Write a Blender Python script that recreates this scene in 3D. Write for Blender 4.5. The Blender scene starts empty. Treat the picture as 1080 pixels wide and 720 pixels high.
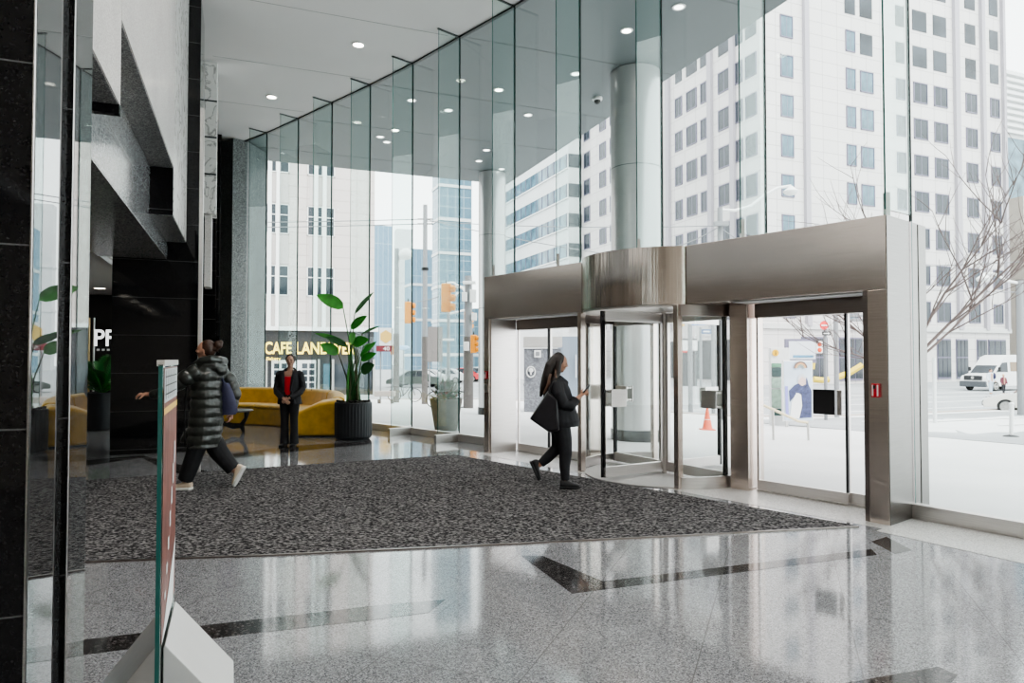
import bpy, bmesh, math, random
from mathutils import Vector, Matrix, noise
random.seed(7)
PI=math.pi
sc=bpy.context.scene
COL=sc.collection
# ---------------------------------------------------------------- camera facts
F=720.0; H=1.55; TH=math.atan(18/720)
c_,s_=math.cos(TH),math.sin(TH)
def ray(px,py):
    x=(px-540)/F; z=(360-py)/F
    return (x, c_-s_*z, s_+c_*z)
def fl(px,py,z=0.0):
    r=ray(px,py); t=(z-H)/r[2]; return Vector((r[0]*t,r[1]*t,z))
def at(px,py,Y):
    r=ray(px,py); t=Y/r[1]; return Vector((r[0]*t,Y,H+r[2]*t))
cam=bpy.data.cameras.new('camera'); cam.sensor_width=36; cam.lens=24; cam.clip_end=600
co=bpy.data.objects.new('camera',cam); COL.objects.link(co)
co.location=(0,0,H); co.rotation_euler=(PI/2+TH,0,0); sc.camera=co

# ---------------------------------------------------------------- materials
def newmat(name):
    m=bpy.data.materials.new(name); m.use_nodes=True
    nt=m.node_tree; nt.nodes.clear()
    out=nt.nodes.new('ShaderNodeOutputMaterial'); return m,nt,out
def N(nt,t,**kw):
    n=nt.nodes.new(t)
    for k,v in kw.items(): setattr(n,k,v)
    return n
def mat(name,col,rough=.5,metal=0,var=0,scale=20,bump=0,bscale=60,spec=.5,emit=0,stretch=None,sheen=0,coat=0,trans=0):
    m,nt,out=newmat(name); L=nt.links.new
    b=N(nt,'ShaderNodeBsdfPrincipled'); L(b.outputs[0],out.inputs[0])
    b.inputs['Base Color'].default_value=(*col,1); b.inputs['Roughness'].default_value=rough
    b.inputs['Metallic'].default_value=metal; b.inputs['Specular IOR Level'].default_value=spec
    if sheen: b.inputs['Sheen Weight'].default_value=sheen
    if coat: b.inputs['Coat Weight'].default_value=coat
    if emit: b.inputs['Emission Color'].default_value=(*col,1); b.inputs['Emission Strength'].default_value=emit
    tc=N(nt,'ShaderNodeTexCoord'); mp=N(nt,'ShaderNodeMapping'); L(tc.outputs['Object'],mp.inputs[0])
    if stretch: mp.inputs['Scale'].default_value=stretch
    nz=N(nt,'ShaderNodeTexNoise'); nz.inputs['Scale'].default_value=scale; nz.inputs['Detail'].default_value=4; L(mp.outputs[0],nz.inputs[0])
    v=max(var,.04)
    cr=N(nt,'ShaderNodeValToRGB'); cr.color_ramp.elements[0].position=.3; cr.color_ramp.elements[1].position=.7
    cr.color_ramp.elements[0].color=(*[max(0,x*(1-v)) for x in col],1); cr.color_ramp.elements[1].color=(*[min(1,x*(1+v)) for x in col],1)
    L(nz.outputs[0],cr.inputs[0]); L(cr.outputs[0],b.inputs['Base Color'])
    if bump:
        n2=N(nt,'ShaderNodeTexNoise'); n2.inputs['Scale'].default_value=bscale; L(mp.outputs[0],n2.inputs[0])
        bp=N(nt,'ShaderNodeBump'); bp.inputs['Strength'].default_value=bump; bp.inputs['Distance'].default_value=.02
        L(n2.outputs[0],bp.inputs['Height']); L(bp.outputs[0],b.inputs['Normal'])
    return m
def granite(name,base,dark,light,rough=.12,sp=90,rot=0,joint=None,off=(0,0,0),jcol=(.12,.12,.12),spec=.5,cont=1.0,axis='xy'):
    """speckled stone with optional slab joints"""
    m,nt,out=newmat(name); L=nt.links.new
    b=N(nt,'ShaderNodeBsdfPrincipled'); L(b.outputs[0],out.inputs[0]); b.inputs['Roughness'].default_value=rough
    b.inputs['Specular IOR Level'].default_value=spec
    tc=N(nt,'ShaderNodeTexCoord')
    vo=N(nt,'ShaderNodeTexVoronoi'); vo.inputs['Scale'].default_value=sp; L(tc.outputs['Object'],vo.inputs[0])
    sep=N(nt,'ShaderNodeSeparateColor'); L(vo.outputs['Color'],sep.inputs[0])
    cr=N(nt,'ShaderNodeValToRGB'); e=cr.color_ramp.elements
    e[0].position=0; e[0].color=(*dark,1); e[1].position=1; e[1].color=(*light,1)
    k=cr.color_ramp.elements.new(.25); k.color=(*[d*.5+bb*.5 for d,bb in zip(dark,base)],1)
    k=cr.color_ramp.elements.new(.55); k.color=(*base,1)
    L(sep.outputs[0],cr.inputs[0])
    nz=N(nt,'ShaderNodeTexNoise'); nz.inputs['Scale'].default_value=1.3; nz.inputs['Detail'].default_value=5; L(tc.outputs['Object'],nz.inputs[0])
    mr=N(nt,'ShaderNodeMapRange'); mr.inputs['To Min'].default_value=.84; mr.inputs['To Max'].default_value=1.14; L(nz.outputs[0],mr.inputs[0])
    mul=N(nt,'ShaderNodeVectorMath',operation='SCALE'); L(cr.outputs[0],mul.inputs[0]); L(mr.outputs[0],mul.inputs['Scale'])
    last=mul.outputs[0]
    if joint:
        mp=N(nt,'ShaderNodeMapping'); mp.inputs['Rotation'].default_value=(0,0,rot); 
        L(tc.outputs['Object'],mp.inputs[0])
        mp2=N(nt,'ShaderNodeMapping'); mp2.inputs['Location'].default_value=off; L(mp.outputs[0],mp2.inputs[0])
        sx=N(nt,'ShaderNodeSeparateXYZ'); L(mp2.outputs[0],sx.inputs[0])
        msk=None
        for ax,size in joint:
            d=N(nt,'ShaderNodeMath',operation='DIVIDE'); L(sx.outputs[ax],d.inputs[0]); d.inputs[1].default_value=size
            fr=N(nt,'ShaderNodeMath',operation='FRACT'); L(d.outputs[0],fr.inputs[0])
            lt=N(nt,'ShaderNodeMath',operation='LESS_THAN'); L(fr.outputs[0],lt.inputs[0]); lt.inputs[1].default_value=.006/size
            if msk is None: msk=lt.outputs[0]
            else:
                mx=N(nt,'ShaderNodeMath',operation='MAXIMUM'); L(msk,mx.inputs[0]); L(lt.outputs[0],mx.inputs[1]); msk=mx.outputs[0]
        mixc=N(nt,'ShaderNodeMix',data_type='RGBA'); L(msk,mixc.inputs['Factor']); L(last,mixc.inputs['A']); mixc.inputs['B'].default_value=(*jcol,1)
        last=mixc.outputs['Result']
    L(last,b.inputs['Base Color'])
    return m
def glassmat(name,tint=(.925,.97,.96),extra=.0,ior=1.36):
    m,nt,out=newmat(name); L=nt.links.new
    fr=N(nt,'ShaderNodeFresnel'); ge=N(nt,'ShaderNodeNewGeometry'); mr=N(nt,'ShaderNodeMapRange')
    mr.inputs['To Min'].default_value=ior; mr.inputs['To Max'].default_value=1/ior; L(ge.outputs['Backfacing'],mr.inputs[0]); L(mr.outputs[0],fr.inputs['IOR'])
    tr=N(nt,'ShaderNodeBsdfTransparent'); tr.inputs[0].default_value=(*tint,1)
    gl=N(nt,'ShaderNodeBsdfGlossy'); gl.inputs['Roughness'].default_value=0.0; gl.inputs[0].default_value=(.95,1,.98,1)
    nz=N(nt,'ShaderNodeTexNoise'); nz.inputs['Scale'].default_value=.8
    tc=N(nt,'ShaderNodeTexCoord'); L(tc.outputs['Object'],nz.inputs[0])
    bp=N(nt,'ShaderNodeBump'); bp.inputs['Strength'].default_value=.02; bp.inputs['Distance'].default_value=.02; L(nz.outputs[0],bp.inputs['Height']); L(bp.outputs[0],gl.inputs['Normal'])
    ad=N(nt,'ShaderNodeMath',operation='ADD'); L(fr.outputs[0],ad.inputs[0]); ad.inputs[1].default_value=extra; ad.use_clamp=True
    mx=N(nt,'ShaderNodeMixShader'); L(ad.outputs[0],mx.inputs[0]); L(tr.outputs[0],mx.inputs[1]); L(gl.outputs[0],mx.inputs[2]); L(mx.outputs[0],out.inputs[0])
    return m
def veined(name,col,vein=(.35,.33,.32),rough=.2):
    m,nt,out=newmat(name); L=nt.links.new
    b=N(nt,'ShaderNodeBsdfPrincipled'); L(b.outputs[0],out.inputs[0]); b.inputs['Roughness'].default_value=rough
    tc=N(nt,'ShaderNodeTexCoord'); nz=N(nt,'ShaderNodeTexNoise'); nz.inputs['Scale'].default_value=2.2; nz.inputs['Detail'].default_value=6; nz.inputs['Distortion'].default_value=1.2
    L(tc.outputs['Object'],nz.inputs[0]); cr=N(nt,'ShaderNodeValToRGB'); e=cr.color_ramp.elements
    e[0].position=.47; e[0].color=(*col,1); e[1].position=.53; e[1].color=(*col,1); k=e.new(.5); k.color=(*vein,1)
    L(nz.outputs[0],cr.inputs[0]); L(cr.outputs[0],b.inputs['Base Color']); return m
def carpet(name):
    m,nt,out=newmat(name); L=nt.links.new
    b=N(nt,'ShaderNodeBsdfPrincipled'); L(b.outputs[0],out.inputs[0]); b.inputs['Roughness'].default_value=.95; b.inputs['Specular IOR Level'].default_value=.1
    tc=N(nt,'ShaderNodeTexCoord'); mp=N(nt,'ShaderNodeMapping'); mp.inputs['Scale'].default_value=(1,1.7,1); mp.inputs['Rotation'].default_value=(0,0,.2); L(tc.outputs['Object'],mp.inputs[0])
    nz=N(nt,'ShaderNodeTexNoise'); nz.inputs['Scale'].default_value=38; nz.inputs['Detail'].default_value=3; L(mp.outputs[0],nz.inputs[0])
    cr=N(nt,'ShaderNodeValToRGB'); e=cr.color_ramp.elements; e[0].position=.44; e[0].color=(.016,.015,.017,1); e[1].position=.60; e[1].color=(.25,.24,.24,1); k=e.new(.5); k.color=(.062,.060,.062,1)
    L(nz.outputs[0],cr.inputs[0]); L(cr.outputs[0],b.inputs['Base Color'])
    bp=N(nt,'ShaderNodeBump'); bp.inputs['Strength'].default_value=.6; bp.inputs['Distance'].default_value=.01; L(nz.outputs[0],bp.inputs['Height']); L(bp.outputs[0],b.inputs['Normal'])
    return m
def steelmat(name,col=(.74,.655,.60),rough=.22,aniso=.75,streak=True):
    m,nt,out=newmat(name); L=nt.links.new
    b=N(nt,'ShaderNodeBsdfPrincipled'); L(b.outputs[0],out.inputs[0]); b.inputs['Metallic'].default_value=1; b.inputs['Roughness'].default_value=rough
    tc=N(nt,'ShaderNodeTexCoord'); mp=N(nt,'ShaderNodeMapping'); mp.inputs['Scale'].default_value=(1.5,1.5,180); L(tc.outputs['Object'],mp.inputs[0])
    nz=N(nt,'ShaderNodeTexNoise'); nz.inputs['Scale'].default_value=2; nz.inputs['Detail'].default_value=3; L(mp.outputs[0],nz.inputs[0])
    cr=N(nt,'ShaderNodeValToRGB'); e=cr.color_ramp.elements; e[0].position=.3; e[0].color=(*[x*.86 for x in col],1); e[1].position=.7; e[1].color=(*[min(1,x*1.1) for x in col],1)
    L(nz.outputs[0],cr.inputs[0]); L(cr.outputs[0],b.inputs['Base Color'])
    b.inputs['Anisotropic'].default_value=aniso
    tg=N(nt,'ShaderNodeTangent'); tg.direction_type='RADIAL'; tg.axis='Z'; L(tg.outputs[0],b.inputs['Tangent'])
    return m
def streak(name,col,rough=.13):
    m=steelmat(name,col,rough,.6); nt=m.node_tree; L=nt.links.new; b=nt.nodes['Principled BSDF']
    tc=N(nt,'ShaderNodeTexCoord'); mp=N(nt,'ShaderNodeMapping'); mp.inputs['Scale'].default_value=(7,7,.08); L(tc.outputs['Object'],mp.inputs[0])
    nz=N(nt,'ShaderNodeTexNoise'); nz.inputs['Scale'].default_value=1; nz.inputs['Detail'].default_value=5; nz.inputs['Roughness'].default_value=.65; L(mp.outputs[0],nz.inputs[0])
    bp=N(nt,'ShaderNodeBump'); bp.inputs['Strength'].default_value=.5; bp.inputs['Distance'].default_value=.03; L(nz.outputs[0],bp.inputs['Height']); L(bp.outputs[0],b.inputs['Normal'])
    cr=N(nt,'ShaderNodeValToRGB'); e=cr.color_ramp.elements; e[0].position=.35; e[0].color=(*[x*.75 for x in col],1); e[1].position=.66; e[1].color=(*[min(1,x*1.15) for x in col],1)  # light and dark streaks painted in to stand for mirrored lobby reflections
    L(nz.outputs[0],cr.inputs[0]); L(cr.outputs[0],b.inputs['Base Color']); return m
GR=math.atan(.396)           # building grid angle
FLR=granite('floor_granite',(.235,.237,.247),(.07,.07,.075),(.40,.405,.42),rough=.075,sp=170,rot=GR,joint=[(0,.77),(1,1.54)],off=(1.19-.0,0,0),jcol=(.13,.13,.13),spec=.75)
M={}
M['floor_dark']=granite('dark_granite_band',(.03,.028,.028),(.01,.01,.01),(.11,.10,.10),rough=.08,sp=90,spec=.7)
M['floor_light']=granite('pale_threshold_stone',(.60,.59,.57),(.42,.41,.40),(.74,.73,.71),rough=.25,sp=120)
M['black_stone']=granite('polished_black_granite',(.007,.007,.008),(.004,.004,.005),(.013,.012,.013),rough=.05,sp=160,joint=[(2,.62)],off=(0,0,-1.31),jcol=(.12,.12,.12),spec=.40)
M['grey_stone']=granite('polished_grey_granite',(.19,.19,.20),(.05,.05,.055),(.42,.42,.43),rough=.12,sp=110,joint=[(2,.62)],off=(0,0,.1),jcol=(.4,.4,.4))
M['pier_stone']=granite('grey_green_granite',(.16,.175,.175),(.05,.055,.055),(.34,.36,.36),rough=.3,sp=70)
M['white_stone']=granite('pale_stone_panel',(.70,.66,.64),(.54,.51,.49),(.82,.79,.77),rough=.22,sp=130,spec=.4)
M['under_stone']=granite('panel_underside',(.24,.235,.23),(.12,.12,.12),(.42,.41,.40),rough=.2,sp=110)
M['marble']=veined('white_veined_marble',(.78,.76,.74))
M['ceiling']=mat('ceiling_paint',(.66,.645,.64),.8,var=.02,scale=.4)
M['soffit']=mat('soffit_panel',(.105,.125,.13),.45,var=.03,scale=.5)
M['wall']=mat('lobby_wall',(.62,.55,.49),.7)
M['dark_wall']=mat('dark_lobby_panel',(.015,.014,.014),.3)
M['carpet']=carpet('charcoal_flecked_carpet')
M['glass']=glassmat('clear_facade_glass',tint=(.935,.975,.968))
M['fin_glass']=glassmat('fin_glass',tint=(.90,.955,.945),extra=.0)
M['door_glass']=glassmat('door_glass',tint=(.97,.985,.982))
M['glass_edge']=mat('green_glass_edge',(.02,.11,.095),.15,spec=.6)
M['joint']=mat('black_silicone',(.012,.018,.018),.4)
M['steel']=steelmat('brushed_stainless')
M['steel_bow']=streak('bowed_stainless',(.70,.62,.56))
M['steel_dimmed']=steelmat('dimmed_side_stainless',(.25,.24,.232),.3,.4)  # same stainless, colour darkened to tone down the bright sky reflection
M['steel2']=steelmat('satin_stainless',(.74,.71,.69),.33,.4)
M['steel_dark']=steelmat('dark_bronze_steel',(.30,.26,.245),.3,.5)  # darker bronze-toned steel for rails, track boxes and edging
M['alu']=mat('satin_aluminium',(.55,.54,.52),.35,1)
M['black_metal']=mat('black_metal',(.012,.012,.013),.35,.4)
M['black_plastic']=mat('black_plastic',(.02,.02,.022),.45)
M['concrete']=mat('grey_paint_concrete',(.52,.52,.51),.6,var=.05,scale=3)
M['column']=mat('column_cladding',(.52,.52,.52),.28,.55,var=.03,scale=1)
M['sidewalk']=mat('pale_sidewalk',(.66,.66,.66),.8,var=.06,scale=.6)
M['asphalt']=mat('worn_asphalt',(.33,.34,.35),.85,var=.15,scale=.4)
M['lane_paint']=mat('lane_paint',(.75,.75,.74),.7)
M['kerb']=mat('kerb_stone',(.42,.37,.34),.8)
M['velvet']=mat('mustard_velvet',(.62,.36,.025),.7,var=.18,scale=5,sheen=.5)
M['charcoal_pot']=mat('charcoal_planter',(.018,.020,.024),.5,stretch=(1,1,.1))
M['soil']=mat('dark_bark_mulch',(.02,.018,.016),.9,bump=1,bscale=40)
M['leaf']=mat('bright_green_leaf',(.035,.24,.02),.35,var=.35,scale=6)
M['leaf_dark']=mat('deep_green_leaf',(.02,.11,.025),.4,var=.3,scale=6)
M['stalk']=mat('brown_green_stalk',(.06,.075,.025),.5,var=.3,scale=12)
M['wood']=mat('dark_stained_wood',(.022,.02,.022),.35,var=.2,scale=8)
M['light_on']=mat('lit_lens',(1,.93,.80),.5,emit=14)
M['light_dim']=mat('soft_lit_lens',(1,.97,.92),.5,emit=5)
M['white_paint']=mat('white_paint',(.78,.78,.77),.5)
M['yellow']=mat('signal_yellow',(.75,.26,.0),.45)
M['sign_yellow']=mat('lit_yellow_letters',(1,.72,.12),.5,emit=1.6)
M['orange']=mat('cone_orange',(.75,.08,.01),.5)
M['red']=mat('glossy_red',(.55,.015,.03),.4)
M['pole_wood']=mat('weathered_pole',(.12,.105,.10),.8,var=.2,scale=2,stretch=(1,1,.1))
M['pole_grey']=mat('grey_pole',(.22,.225,.235),.6)
M['rubber']=mat('tyre_rubber',(.02,.02,.02),.8)
M['beige_stone']=mat('beige_limestone',(.58,.52,.49),.75,var=.05,scale=.5)
M['win_dark']=mat('dark_window_glass',(.040,.048,.058),.06,0,var=.5,scale=.35,spec=.45)
M['win_blue']=mat('blue_window_glass',(.085,.15,.19),.06,0,var=.6,scale=.6,spec=.6)
M['win_frame']=mat('slate_window_frame',(.15,.14,.20),.5)
M['shop_dark']=mat('dark_shopfront',(.045,.045,.05),.3)
def clad(name,col,jc,sx,sz,rough=.7):
    """precast cladding with joints (object coordinates: x along the face, z up)"""
    m,nt,out=newmat(name); L=nt.links.new
    b=N(nt,'ShaderNodeBsdfPrincipled'); L(b.outputs[0],out.inputs[0]); b.inputs['Roughness'].default_value=rough
    tc=N(nt,'ShaderNodeTexCoord'); sx_=N(nt,'ShaderNodeSeparateXYZ'); L(tc.outputs['Object'],sx_.inputs[0])
    ad=N(nt,'ShaderNodeMath',operation='ADD'); L(sx_.outputs[0],ad.inputs[0]); L(sx_.outputs[1],ad.inputs[1])
    cb=N(nt,'ShaderNodeCombineXYZ'); L(ad.outputs[0],cb.inputs[0]); L(sx_.outputs[2],cb.inputs[1])
    br=N(nt,'ShaderNodeTexBrick'); br.offset=0; br.inputs['Scale'].default_value=1; br.inputs['Brick Width'].default_value=sx; br.inputs['Row Height'].default_value=sz
    br.inputs['Mortar Size'].default_value=.03; br.inputs['Color1'].default_value=(*col,1); br.inputs['Color2'].default_value=(*[x*.95 for x in col],1); br.inputs['Mortar'].default_value=(*jc,1)
    L(cb.outputs[0],br.inputs[0]); L(br.outputs[0],b.inputs['Base Color']); return m
M['precast']=clad('pale_precast',(.60,.575,.565),(.36,.34,.34),1.9,1.25)
M['limestone']=clad('limestone_blocks',(.56,.50,.475),(.42,.37,.35),1.6,.75)
M['curtain']=clad('blue_curtain_wall',(.12,.21,.27),(.55,.62,.65),1.5,1.9,.1)
M['curtain2']=clad('pale_curtain_wall',(.20,.31,.40),(.58,.66,.72),1.1,9.0,.1)
M['white_band']=mat('white_spandrel',(.66,.67,.67),.6,var=.04,scale=.3)
SKIN=mat('skin',(.50,.27,.19),.5,var=.06,scale=20)
SKIN2=mat('warm_skin',(.42,.24,.17),.5,var=.06,scale=20)
HAIRB=mat('dark_hair',(.018,.011,.009),.45,var=.4,scale=60,stretch=(1,1,.15))
HAIRBR=mat('brown_hair',(.042,.018,.010),.45,var=.5,scale=60)
PUFF=mat('glossy_olive_black_nylon',(.030,.033,.029),.28,var=.2,scale=9,bump=.25,bscale=22,spec=.7)
BLK=mat('black_cloth',(.010,.010,.012),.8,var=.3,scale=12,bump=.15,bscale=30)
BLK2=mat('charcoal_cloth',(.016,.016,.02),.75,var=.3,scale=12)
NAVY=mat('navy_cloth',(.03,.03,.07),.7,var=.2,scale=10)
REDT=mat('red_top',(.62,.01,.03),.6)
CREAM=mat('cream_shoe',(.62,.50,.38),.6,var=.1,scale=20)
SOLE=mat('pale_sole',(.75,.74,.70),.6)

# ---------------------------------------------------------------- mesh builder
WL={}   # world location of every object built here
def props(o,label=None,cat=None,group=None,kind=None):
    for k,v in (('label',label),('category',cat),('group',group),('kind',kind)):
        if v: o[k]=v
    return o
class MB:
    def __init__(s): s.v=[]; s.f=[]; s.m=[]; s.mi=0
    def add(s,vs,fs):
        n=len(s.v); s.v+= [Vector(p) for p in vs]; s.f+=[tuple(i+n for i in q) for q in fs]; s.m+=[s.mi]*len(fs); return s
    def prism(s,poly,z0,z1):
        n=len(poly); vs=[(p[0],p[1],z0) for p in poly]+[(p[0],p[1],z1) for p in poly]
        a=sum(poly[i][0]*poly[(i+1)%n][1]-poly[(i+1)%n][0]*poly[i][1] for i in range(n))
        fs=[tuple(range(n-1,-1,-1)),tuple(range(n,2*n))]+[(i,(i+1)%n,(i+1)%n+n,i+n) for i in range(n)]
        if a<0: fs=[tuple(reversed(q)) for q in fs]
        return s.add(vs,fs)
    def box(s,c,size,rz=0,M_=None):
        x,y,z=[q/2 for q in size]; R=M_ or Matrix.Rotation(rz,3,'Z'); c=Vector(c)
        vs=[c+R@Vector((i*x,j*y,k*z)) for k in(-1,1) for j in(-1,1) for i in(-1,1)]
        return s.add(vs,[(0,2,3,1),(4,5,7,6),(0,1,5,4),(2,6,7,3),(0,4,6,2),(1,3,7,5)])
    def bar(s,a,b,w,h):
        """box bar from a to b (any direction), width w, height h"""
        a=Vector(a);b=Vector(b);d=(b-a); l=d.length; d=d.normalized(); up=Vector((0,0,1)) if abs(d.z)<.95 else Vector((0,1,0))
        sd=d.cross(up).normalized(); u=sd.cross(d)
        R=Matrix((d,sd,u)).transposed(); return s.box((a+b)/2,(l,w,h),M_=R)
    def tube(s,pts,rad,n=10,cap=True,flat=None):
        pts=[Vector(p) for p in pts]; 
        if not hasattr(rad,'__len__'): rad=[rad]*len(pts)
        rings=[]; pu=None
        for i,p in enumerate(pts):
            t=(pts[min(i+1,len(pts)-1)]-pts[max(i-1,0)]).normalized()
            if pu is None:
                up=Vector((0,0,1)) if abs(t.z)<.9 else Vector((0,1,0)); pu=(up-t*up.dot(t)).normalized()
            else: 
                pu=(pu-t*pu.dot(t)); pu=pu.normalized() if pu.length>1e-6 else Vector((1,0,0))
            sd=t.cross(pu)
            r=rad[i]; ra,rb=(r if hasattr(r,'__len__') else (r,r))
            rings.append([p+pu*math.cos(2*PI*k/n)*ra+sd*math.sin(2*PI*k/n)*rb for k in range(n)])
        return s.rings(rings,cap)
    def rings(s,rings,cap=True,closed=True):
        n=len(rings[0]); vs=[p for r in rings for p in r]; fs=[]
        for i in range(len(rings)-1):
            for k in range(n if closed else n-1):
                a=i*n+k; b=i*n+(k+1)%n; fs.append((a,b,b+n,a+n))
        if cap and closed:
            fs.append(tuple(range(n-1,-1,-1))); m=(len(rings)-1)*n; fs.append(tuple(range(m,m+n)))
        return s.add(vs,fs)
    def lathe(s,c,prof,n=32,a0=0,a1=2*PI):
        c=Vector(c); rings=[[c+Vector((r*math.cos(2*PI*k/n),r*math.sin(2*PI*k/n),z)) for k in range(n)] for r,z in prof]
        return s.rings(rings,True)
    def ell(s,c,r,M_=None,nu=16,nv=10):
        c=Vector(c); R=M_ or Matrix.Identity(3); rings=[]
        for i in range(nv+1):
            th=PI*(i+.0)/nv; th=min(max(th,.02),PI-.02)
            rings.append([c+R@Vector((r[0]*math.sin(th)*math.cos(2*PI*k/nu),r[1]*math.sin(th)*math.sin(2*PI*k/nu),-r[2]*math.cos(th))) for k in range(nu)])
        return s.rings(rings,True)
    def sheet(s,grid,th=0):
        """grid[i][j] of points -> two-sided thin sheet"""
        n=len(grid[0]); s.rings(grid,False,False); return s
    def build(s,name,mats,parent=None,origin=None,smooth=False,bevel=0,seg=2,remesh=0,sm=0,**pr):
        if not isinstance(mats,(list,tuple)): mats=[mats]
        if origin is None:
            xs=[p.x for p in s.v];ys=[p.y for p in s.v];zs=[p.z for p in s.v]
            origin=((min(xs)+max(xs))/2,(min(ys)+max(ys))/2,min(zs))
        origin=Vector(origin)
        me=bpy.data.meshes.new(name); me.from_pydata([tuple(p-origin) for p in s.v],[],s.f); me.validate()
        bm=bmesh.new(); bm.from_mesh(me)
        if not getattr(s,'open',False): bmesh.ops.recalc_face_normals(bm,faces=bm.faces)
        bm.to_mesh(me); bm.free()
        for m in mats: me.materials.append(m)
        if len(mats)>1 and len(me.polygons)==len(s.m): me.polygons.foreach_set('material_index',s.m)
        o=bpy.data.objects.new(name,me); COL.objects.link(o)
        if remesh:
            md=o.modifiers.new('r','REMESH'); md.mode='VOXEL'; md.voxel_size=remesh
            if sm: m2=o.modifiers.new('s','SMOOTH'); m2.iterations=sm; m2.factor=.5
            dg=bpy.context.evaluated_depsgraph_get(); dg.update(); e=o.evaluated_get(dg)
            nm=bpy.data.meshes.new_from_object(e); o.modifiers.clear(); o.data=nm; nm.name=name
            if not nm.materials: nm.materials.append(mats[0])
            me=nm; smooth=True
        if smooth:
            me.polygons.foreach_set('use_smooth',[True]*len(me.polygons))
            if not remesh: me.set_sharp_from_angle(angle=math.radians(40))
        if bevel:
            md=o.modifiers.new('b','BEVEL'); md.width=bevel; md.segments=seg; md.limit_method='ANGLE'
        if parent is not None: o.parent=parent; o.location=origin-WL[parent]
        else: o.location=origin
        WL[o]=origin.copy(); props(o,**pr); return o
def thing(name,label,cat,loc=(0,0,0),group=None,kind=None):
    o=bpy.data.objects.new(name,None); o.empty_display_size=.2; COL.objects.link(o); o.location=loc; WL[o]=Vector(loc)
    return props(o,label,cat,group,kind)
def struct(name,mb,m,parent=None,**k):
    return mb.build(name,m,parent,kind=None if parent is not None else 'structure',**k)
def kids(o): return [c for c in ALLKIDS.get(o,[])]
def copy_tree(o,parent=None):
    c=o.copy(); COL.objects.link(c)
    if parent is not None: c.parent=parent
    for ch in list(o.children): copy_tree(ch,c)
    return c
def text(name,body,width,height,m,parent,loc,xdir,depth=.02,bold=0.0,align='CENTER'):
    """flat lettering facing -normal; xdir = reading direction (2D)"""
    cu=bpy.data.curves.new(name,'FONT'); cu.body=body; cu.extrude=depth; cu.offset=bold; cu.align_x='CENTER'; cu.align_y='CENTER'
    o=bpy.data.objects.new(name,cu); COL.objects.link(o); dg=bpy.context.evaluated_depsgraph_get(); dg.update()
    me=bpy.data.meshes.new_from_object(o.evaluated_get(dg)); bpy.data.objects.remove(o)
    xs=[v.co.x for v in me.vertices]; ys=[v.co.y for v in me.vertices]
    sx=width/(max(xs)-min(xs)); sy=height/(max(ys)-min(ys)); cx=(max(xs)+min(xs))/2; cy=(max(ys)+min(ys))/2
    X=Vector((xdir[0],xdir[1],0)).normalized(); Z=Vector((0,0,1)); Yn=Z.cross(X)
    for v in me.vertices:
        q=v.co; v.co=X*((q.x-cx)*sx)+Z*((q.y-cy)*sy)-Yn*q.z
    me.materials.clear(); me.materials.append(m)
    o=bpy.data.objects.new(name,me); COL.objects.link(o); loc=Vector(loc)
    o.parent=parent; o.location=loc-WL[parent]; WL[o]=loc; return o

# ---------------------------------------------------------------- plan
D1=Vector((1,.396,0)).normalized(); D2=Vector((-.396,1,0)).normalized()
A=Vector((-.465,11.3,0)); ED=Vector((.627,-.779,0)); EN=Vector((.779,.627,0))
def E_(u,w,z=0): return A+ED*u+EN*w+Vector((0,0,z))
ERZ=math.atan2(ED.y,ED.x)
G=[(-7.55,19.16),(-6.67,18.45),(-5.47,17.36),(-4.32,16.27),(-3.18,15.2),(-2.06,14.08),(-.995,12.91),(.049,11.77),(1.06,10.5),(2.04,9.23),(2.98,7.97),(3.93,6.70),(4.82,5.38),(5.65,4.03),(6.42,2.63),(7.1,1.2),(7.7,-.3),(8.2,-1.8),(8.6,-3.4)]
G=[Vector((x,y,0)) for x,y in G]
ZC=7.7
GI=G+[]
# floor
mb=MB(); poly=[(p.x,p.y) for p in G]+[(8.6,-5),(-14,-5),(-14,22),(-8.6,20.4)]
mb.prism(poly,-.12,0)
struct('floor',mb,FLR,origin=(0,0,0))
mb=MB(); mb.prism(poly,ZC,ZC+.5); struct('ceiling',mb,M['ceiling'])
# ceiling panel joints (fine shadow gaps) belong to the ceiling
mb=MB()
for k in range(-3,9):
    a=Vector((-5.4,11.7,0))+D1*(k*0)-D2*(k*2.4-4); b=a+D1*14
    mb.bar((a.x,a.y,ZC-.001),(b.x,b.y,ZC-.001),.012,.004)
def inside(p):
    # left of glass line?
    for i in range(len(G)-1):
        a,b=G[i],G[i+1]
        if min(a.y,b.y)<=p.y<=max(a.y,b.y):
            t=(p.y-a.y)/(b.y-a.y); return p.x<a.x+(b.x-a.x)*t-.05
    return False
mb=MB()
for k in range(0,8):
    base=Vector((-5.2,11.5,0))+D2*(5-k*2.6)
    n=0; p=base.copy(); q=base.copy()
    while inside(q+D1*.2) and n<80: q=q+D1*.2; n+=1
    if n>2: mb.bar((p.x,p.y,ZC-.0015),(q.x,q.y,ZC-.0015),.014,.003)
struct('trim_1',mb,mat('ceiling_gap',(.30,.30,.30),.8))
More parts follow.
